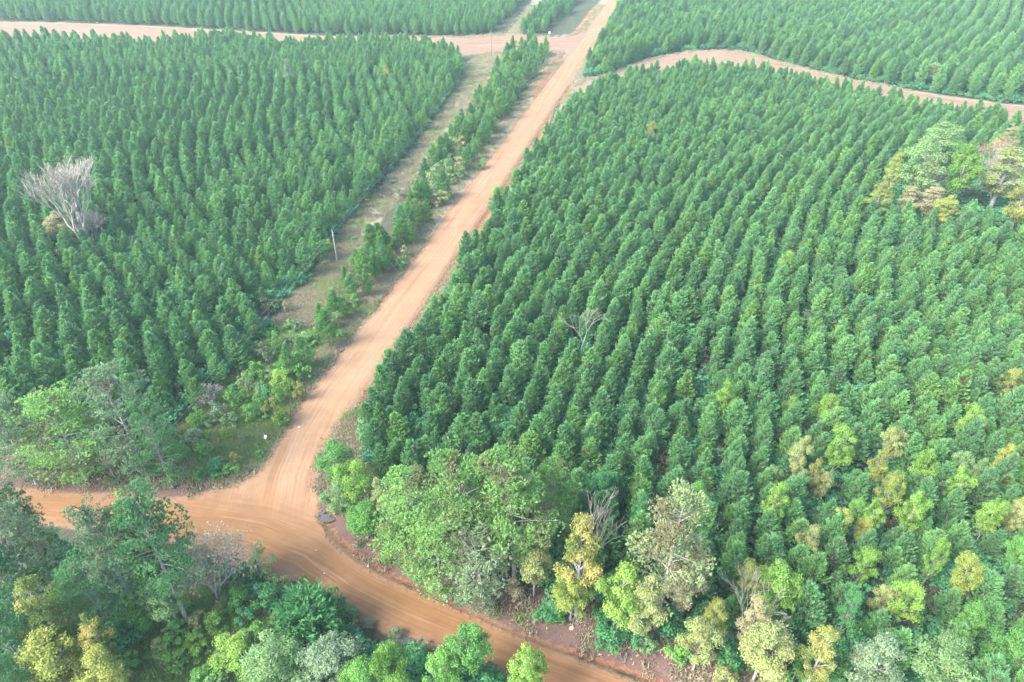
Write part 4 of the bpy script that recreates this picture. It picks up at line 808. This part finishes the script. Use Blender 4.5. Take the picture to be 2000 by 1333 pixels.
px, py = project(cand[:, 0], cand[:, 1]); keepm &= (px > -150) & (px < 2150) & (py < 1480)
keepm &= sdf(cand, ROAD) > 2.2
cand = cand[keepm]; cand = cand[rng.uniform(size=len(cand)) < np.clip(190 / np.maximum(cand[:, 1], 1), .5, 1)]; m = len(cand)
ss = rng.uniform(.5, 1.35, m)
stand('undergrowth', ug_src, np.column_stack([cand, np.zeros(m)]), np.column_stack([np.zeros(m), np.zeros(m), rng.uniform(0, 6.28, m)]), np.column_stack([ss, ss, ss * rng.uniform(.5, 1.2, m)]), rng.integers(0, 4, m), 'low leafy undergrowth between the pine rows')
print('UG', m)
# grass and weeds on the verges
gr_src = bpy.data.collections.new('grass_sources')
for i in range(4):
    r = np.random.default_rng(500 + i); nb = 70; Cc = r.normal(0, .42, (nb, 3)); Cc[:, 2] = .04; V, Fq = blades(Cc, unit(r.normal(0, .45, (nb, 3)) + [0, 0, 1]), r.uniform(.18, .55, nb) * (1.4 if i == 3 else 1), .03, 2, .5, r)
    o = bpy.data.objects.new('grass_source', mesh_np('grass_tuft', V, Fq, [M['grass' if i % 2 == 0 else 'grassg']], tint=np.repeat(r.uniform(0, 1, nb), 8))); gr_src.objects.link(o)
cand = np.concatenate([rng.uniform([-60, 20], [60, 130], (80000, 2)), rng.uniform([-60, 130], [140, 420], (60000, 2))]); z_, h_, dr_ = zones(cand)
pr = np.clip(z_['dry'] * .95 + z_['green'] - z_['red'] * .6 - z_['litter'] * .85, 0, 1) * (dr_ > .9) + .10 * (z_['litter'] > .5) * (dr_ > .5)
pr *= 1 - .6 * smooth(3, .8, dr_) * (rng.uniform(size=len(cand)) < .8)
px, py = project(cand[:, 0], cand[:, 1]); kp = (rng.uniform(size=len(cand)) < pr) & (px > -100) & (px < 2100) & (py < 1450) & (sdf(cand, track_l) > .5) & (sdf(cand, track_r) > .5)
gsel = np.maximum(z_['green'][kp], .18 + .3 * wob(cand[kp], 14, 33)) > rng.uniform(.2, .9, kp.sum()); cand = cand[kp]; h_ = h_[kp]; m = len(cand); ss = rng.uniform(.8, 1.7, m)
stand('grass', gr_src, np.column_stack([cand, h_]), np.column_stack([np.zeros(m), np.zeros(m), rng.uniform(0, 6.28, m)]), np.column_stack([ss, ss, ss]), np.where(gsel, 1 + 2 * rng.integers(0, 2, m), 2 * rng.integers(0, 2, m)), 'dry and green grass on verges and clearings')
print('GRASS', m)

# ------------------------------------------------------------ small things
import bmesh
def box(bm, c, s, rz=0.0, tilt=0.0):
    from mathutils import Matrix
    r = bmesh.ops.create_cube(bm, size=1.0, matrix=Matrix.Translation(c) @ Matrix.Rotation(rz, 4, 'Z') @ Matrix.Rotation(tilt, 4, 'X') @ Matrix.Diagonal((s[0], s[1], s[2], 1)))
def bobj(name, bm, mat, parent=None, bev=0.0):
    if bev: bmesh.ops.bevel(bm, geom=bm.edges[:], offset=bev, segments=2, affect='EDGES')
    me = bpy.data.meshes.new(name); bm.to_mesh(me); bm.free(); me.materials.append(mat); return link(name, me, parent)
def cyl(name, r1, r2, h, mat, parent=None, z=0, sides=12, loc=(0, 0)):
    v, f = tube([(loc[0], loc[1], z), (loc[0], loc[1], z + h * .5), (loc[0], loc[1], z + h)], [r1, (r1 + r2) / 2, r2], sides)
    o = link(name, mesh_np(name, v, f, [mat], smooth_=True), parent); return o
wood_p = mat_noise('weathered_pole_wood', (.38, .36, .33), (.52, .49, .45), 5, .85, .3, stretch=(1, 1, .15)); wood_d = mat_noise('dark_pole_wood', (.16, .13, .11), (.26, .22, .19), 5, .85, .3, stretch=(1, 1, .15))
white = mat_noise('white_paint', (.50, .50, .49), (.60, .60, .59), 8, .5, .05); metal = mat_noise('dull_metal', (.10, .10, .105), (.17, .17, .175), 8, .5, .1, metallic=.6)
black = mat_noise('dark_mailbox_paint', (.05, .06, .07), (.09, .10, .12), 10, .45, .05); ceram = mat_noise('grey_porcelain', (.35, .35, .34), (.45, .45, .44), 8, .3, 0)
wire_m = mat_noise('aluminium_cable', (.42, .43, .42), (.52, .53, .52), 3, .5, 0)
def pole(px, py, h, mat, label, r=.17):
    x, y = G(px, py); root = empty('utility_pole', (x, y, -.1)); tag(root, label, 'utility pole')
    cyl('pole_shaft', r, r * .62, h, mat, root, sides=12)
    bm = bmesh.new(); box(bm, (0, 0, h + .012), (r * .9, r * .9, .03)); bobj('pole_cap', bm, metal, root)
    cyl('top_insulator', .06, .045, .28, ceram, root, z=h + .03)
    o = cyl('side_insulator', .05, .04, .2, ceram, root, z=h - 1.1, loc=(.2, 0)); bm = bmesh.new(); box(bm, (.14, 0, h - 1.13), (.2, .05, .05)); bobj('bracket', bm, metal, root)
    return x, y, h
pA = pole(659, 512, 6.9, wood_p, 'pale wooden utility pole beside the power line clearing', .13)
pB = pole(960, 107, 9.0, wood_d, 'dark utility pole beside the far sandy track')
pC = (pA[0] - (pB[0] - pA[0]) * .62 - 5, 36.0, 8.2)
def wire(a, b, dz, off, sag, label):
    dx, dy = b[0] - a[0], b[1] - a[1]; L = math.hypot(dx, dy); ox, oy = -dy / L * off, dx / L * off; pts = []
    for i in range(25):
        t = i / 24; pts.append((a[0] + dx * t + ox, a[1] + dy * t + oy, (a[2] + (b[2] - a[2]) * t) + dz - sag * 4 * t * (1 - t)))
    v, f = tube(pts, [.009] * 25, 4); tag(link('power_cable', mesh_np('power_cable', v, f, [wire_m], smooth_=True)), label, 'cable')
gx, gy = G(40, 1145, 8); pC = (gx, gy, 8.0)
wire(pA, pB, .2, 0, 1.4, 'upper power cable running up from the pale pole towards the dark far pole')
wire(pA, pB, -1.0, .22, 1.5, 'lower power cable running up from the pale pole towards the dark far pole')
wire(pC, pA, .2, 0, .9, 'upper power cable running down from the pale pole over the weedy corner')
wire(pC, pA, -1.0, .22, 1.0, 'lower power cable running down from the pale pole over the weedy corner')
pole(40, 1145 + 190, 8.2, wood_d, 'dark utility pole hidden in the grove at the lower left')

# mailbox on its post
x, y = G(673, 1188); root = empty('mailbox', (x, y, 0), R(28)); tag(root, 'dark mailbox on a post at the edge of the orange road', 'mailbox')
bm = bmesh.new(); box(bm, (0, 0, .52), (.12, .12, 1.05)); bobj('post', bm, wood_d, root, .008)
bm = bmesh.new(); box(bm, (0, .08, 1.06), (.16, .55, .04)); bobj('support_board', bm, wood_d, root, .005)
prof = [(-.14, 0), (.14, 0), (.14, .16)] + [(.14 * math.cos(t), .16 + .14 * math.sin(t)) for t in np.linspace(.2, math.pi - .2, 9)] + [(-.14, .16)]
V = [(a * 1.2, yy, 1.08 + b * 1.2) for yy in (-.26, .36) for a, b in prof]; k = len(prof)
bm = bmesh.new(); vs = [bm.verts.new(v) for v in V]; bm.faces.new(vs[:k][::-1]); bm.faces.new(vs[k:])
for i in range(k): bm.faces.new((vs[i], vs[(i + 1) % k], vs[k + (i + 1) % k], vs[k + i]))
bobj('box_body', bm, black, root)
bm = bmesh.new(); box(bm, (0, -.275, 1.22), (.30, .02, .26)); bobj('door', bm, metal, root, .004)
bm = bmesh.new(); box(bm, (.185, -.05, 1.30), (.02, .04, .22)); box(bm, (.185, -.01, 1.39), (.02, .12, .07)); bobj('flag', bm, mat_noise('flag_red', (.5, .05, .04), (.6, .08, .06), 5), root)
# small signs, stakes and markers
def sign(px, py, w_, h_, hp, label, tilt=0.0, rz=0.0, mat=white):
    x, y = G(px, py); root = empty('small_sign', (x, y, -.2), rz); tag(root, label, 'sign')
    bm = bmesh.new(); box(bm, (0, 0, hp / 2), (.05, .05, hp)); bobj('post', bm, white, root, .006)
    bm = bmesh.new(); box(bm, (0, -.04, hp - h_ / 2 + .08), (w_, .02, h_), 0, tilt); bobj('sign_board', bm, mat, root, .004)
sign(521, 862, .42, .5, 1.2, 'small white sign in the verge left of the main road', R(-35), R(-20))
sign(459, 925, .34, .3, 1.3, 'small grey-white sign on a post at the weedy corner by the cross road', R(-25), R(10), mat_noise('grey_sign_face', (.45, .5, .55), (.6, .64, .68), 6))
sign(1073, 70, .9, 1.0, 1.9, 'white marker sign beside the far side road', R(-10))
sign(585, 838, .3, .25, .6, 'tiny white marker at the road edge above the junction', R(-30), R(30))
def stake(px, py, h, lean, label, mat=white, r=.045):
    x, y = G(px, py); root = empty('marker_stake', (x, y, -.2)); root.rotation_euler = lean; tag(root, label, 'stake')
    cyl('stake_shaft', r, r * .9, h, mat, root, sides=8); v, f = tube([(0, 0, h), (0, 0, h + .03), (0, 0, h + .05)], [r * 1.15, r * 1.1, .005], 8); link('stake_cap', mesh_np('stake_cap', v, f, [metal]), root)
stake(1016, 1183, .95, (0, 0, 0), 'short white post at the edge of the leaf-covered bank', r=.09)
stake(1078, 1186, 1.9, (0, 0, 0), 'tall grey-white stake in the dark bushes right of the short white post', wood_p, .06)
stake(694, 800, 1.0, (0, R(-28), 0), 'white leaning stake in the ditch beside the lower main road')
stake(757, 745, 1.3, (R(15), R(-30), 0), 'white leaning stick at the pine edge beside the main road', wood_p)
stake(755, 712, 1.2, (R(10), R(-32), 0), 'upper white leaning stick at the pine edge beside the main road', wood_p)
# silt fence by the upper right ditch
root = empty('silt_fence', (*G(1072, 250), 0)); tag(root, 'pale silt fence beside the upper main road', 'fence'); a = np.array(G(1072, 250)); b = np.array(G(1082, 214)); c_ = np.array(G(1094, 205))
cloth = mat_noise('pale_fence_cloth', (.50, .47, .44), (.66, .63, .60), 3, .9, .3); pp = [a, a * .66 + b * .34, a * .33 + b * .67, b, c_]
for i, p in enumerate(pp):
    q = p - a; bm = bmesh.new(); box(bm, (q[0], q[1], .45), (.05, .05, .95)); bobj('fence_post', bm, wood_p, root)
for i in range(4):
    q = (pp[i] + pp[i + 1]) / 2 - a; d = pp[i + 1] - pp[i]; L = np.hypot(*d); bm = bmesh.new(); box(bm, (q[0], q[1], .38), (L - .08, .02, .7), math.atan2(d[1], d[0])); bobj('fence_cloth', bm, cloth, root)
# stones
rockm = mat_noise('pale_stone', (.30, .26, .22), (.44, .40, .35), 6, .85, .4)
def rock(px, py, r, label, group='pale stones lying about the road and banks'):
    x, y = G(px, py); bm = bmesh.new(); bmesh.ops.create_icosphere(bm, subdivisions=2, radius=r)
    for v in bm.verts: v.co *= random.uniform(.8, 1.2); v.co.z *= .6
    o = bobj('stone', bm, rockm); o.location = (x, y, r * .25 + .08); tag(o, label, 'stone', group)
rock(700, 1039, .26, 'pale stone on the bank just right of the culvert puddle'); rock(634, 1121, .12, 'small white stone out on the orange road surface'); rock(618, 1076, .10, 'tiny white stone on the junction dirt')
rock(827, 1115, .25, 'pale stone on the leaf-covered bank below the big pines'); rock(719, 1107, .14, 'small stone at the grassy road edge by the ditch'); rock(1117, 1230, .3, 'broad pale stone on the bank below the yellow-orange tree')
rock(15, 900, .2, 'pale stone on the leaf litter at the left edge'); rock(361, 886, .25, 'pale stone on bare soil right of the leaning trunk'); rock(1093, 112, .3, 'pale stone on the red cut bank by the side road')
rock(1065, 128, .3, 'pale stone lower down the red cut bank by the side road'); rock(1040, 160, .25, 'white stone on the grass left of the red cut bank'); rock(190, 46, .5, 'pale stone on the far left sandy track')
# puddles
wm = bpy.data.materials.new('muddy_water'); nn, ll = nodes(wm); p = nn.new('ShaderNodeBsdfPrincipled'); p.inputs['Base Color'].default_value = (.10, .09, .085, 1); p.inputs['Roughness'].default_value = .12; o_ = nn.new('ShaderNodeOutputMaterial'); ll.new(p.outputs[0], o_.inputs[0])
def puddle(px, py, rx, ry, rz, z, label):
    x, y = G(px, py); V = [(0, 0, 0)]; n_ = 28
    for i in range(n_): t = 6.283 * i / n_; k = 1 + .14 * math.sin(3 * t + 1) + .07 * math.sin(5 * t); V.append((rx * k * math.cos(t), ry * k * math.sin(t), 0))
    me = bpy.data.meshes.new('puddle'); me.from_pydata(V, [], [(0, i + 1, (i + 1) % n_ + 1) for i in range(n_)]); me.materials.append(wm); o = link('puddle', me); o.location = (x, y, z); o.rotation_euler = (0, 0, rz); tag(o, label, kind='structure')
puddle(638, 1013, .95, .55, R(-20), .035, 'grey puddle in the ditch at the junction corner')
puddle(785, 1250, 1.0, .55, R(-10), .02, 'grey puddle beside the lower edge of the orange road')
# culvert headwall
x, y = G(628, 1003); root = empty('culvert', (x, y, 0), R(25)); tag(root, 'dark culvert pipe end opening into the ditch by the junction corner', 'culvert')
v, f = tube([(-.35, 0, -.12), (0, 0, -.12), (.2, 0, -.12)], [.26, .26, .26], 14); link('pipe', mesh_np('pipe', v, f, [metal], smooth_=True), root)
bm = bmesh.new(); box(bm, (.05, .5, -.2), (.18, .45, .4)); box(bm, (.05, -.5, -.2), (.18, .45, .4)); bobj('headwall', bm, mat_noise('stained_concrete', (.10, .085, .075), (.18, .15, .13), 4), root, .03)

# ------------------------------------------------------------ haze
hm = bpy.data.materials.new('haze_air'); n, l = nodes(hm); pv = n.new('ShaderNodeVolumePrincipled'); pv.inputs['Density'].default_value = .0003; pv.inputs['Color'].default_value = (.70, 1.0, .97, 1); pv.inputs['Anisotropy'].default_value = .2
o_ = n.new('ShaderNodeOutputMaterial'); l.new(pv.outputs[0], o_.inputs['Volume'])
bm = bmesh.new(); box(bm, (0, 2700, 32.5), (8600, 6900, 69)); hz = bobj('haze', bm, hm); tag(hz, 'thin pale bluish haze over the forest', kind='stuff')
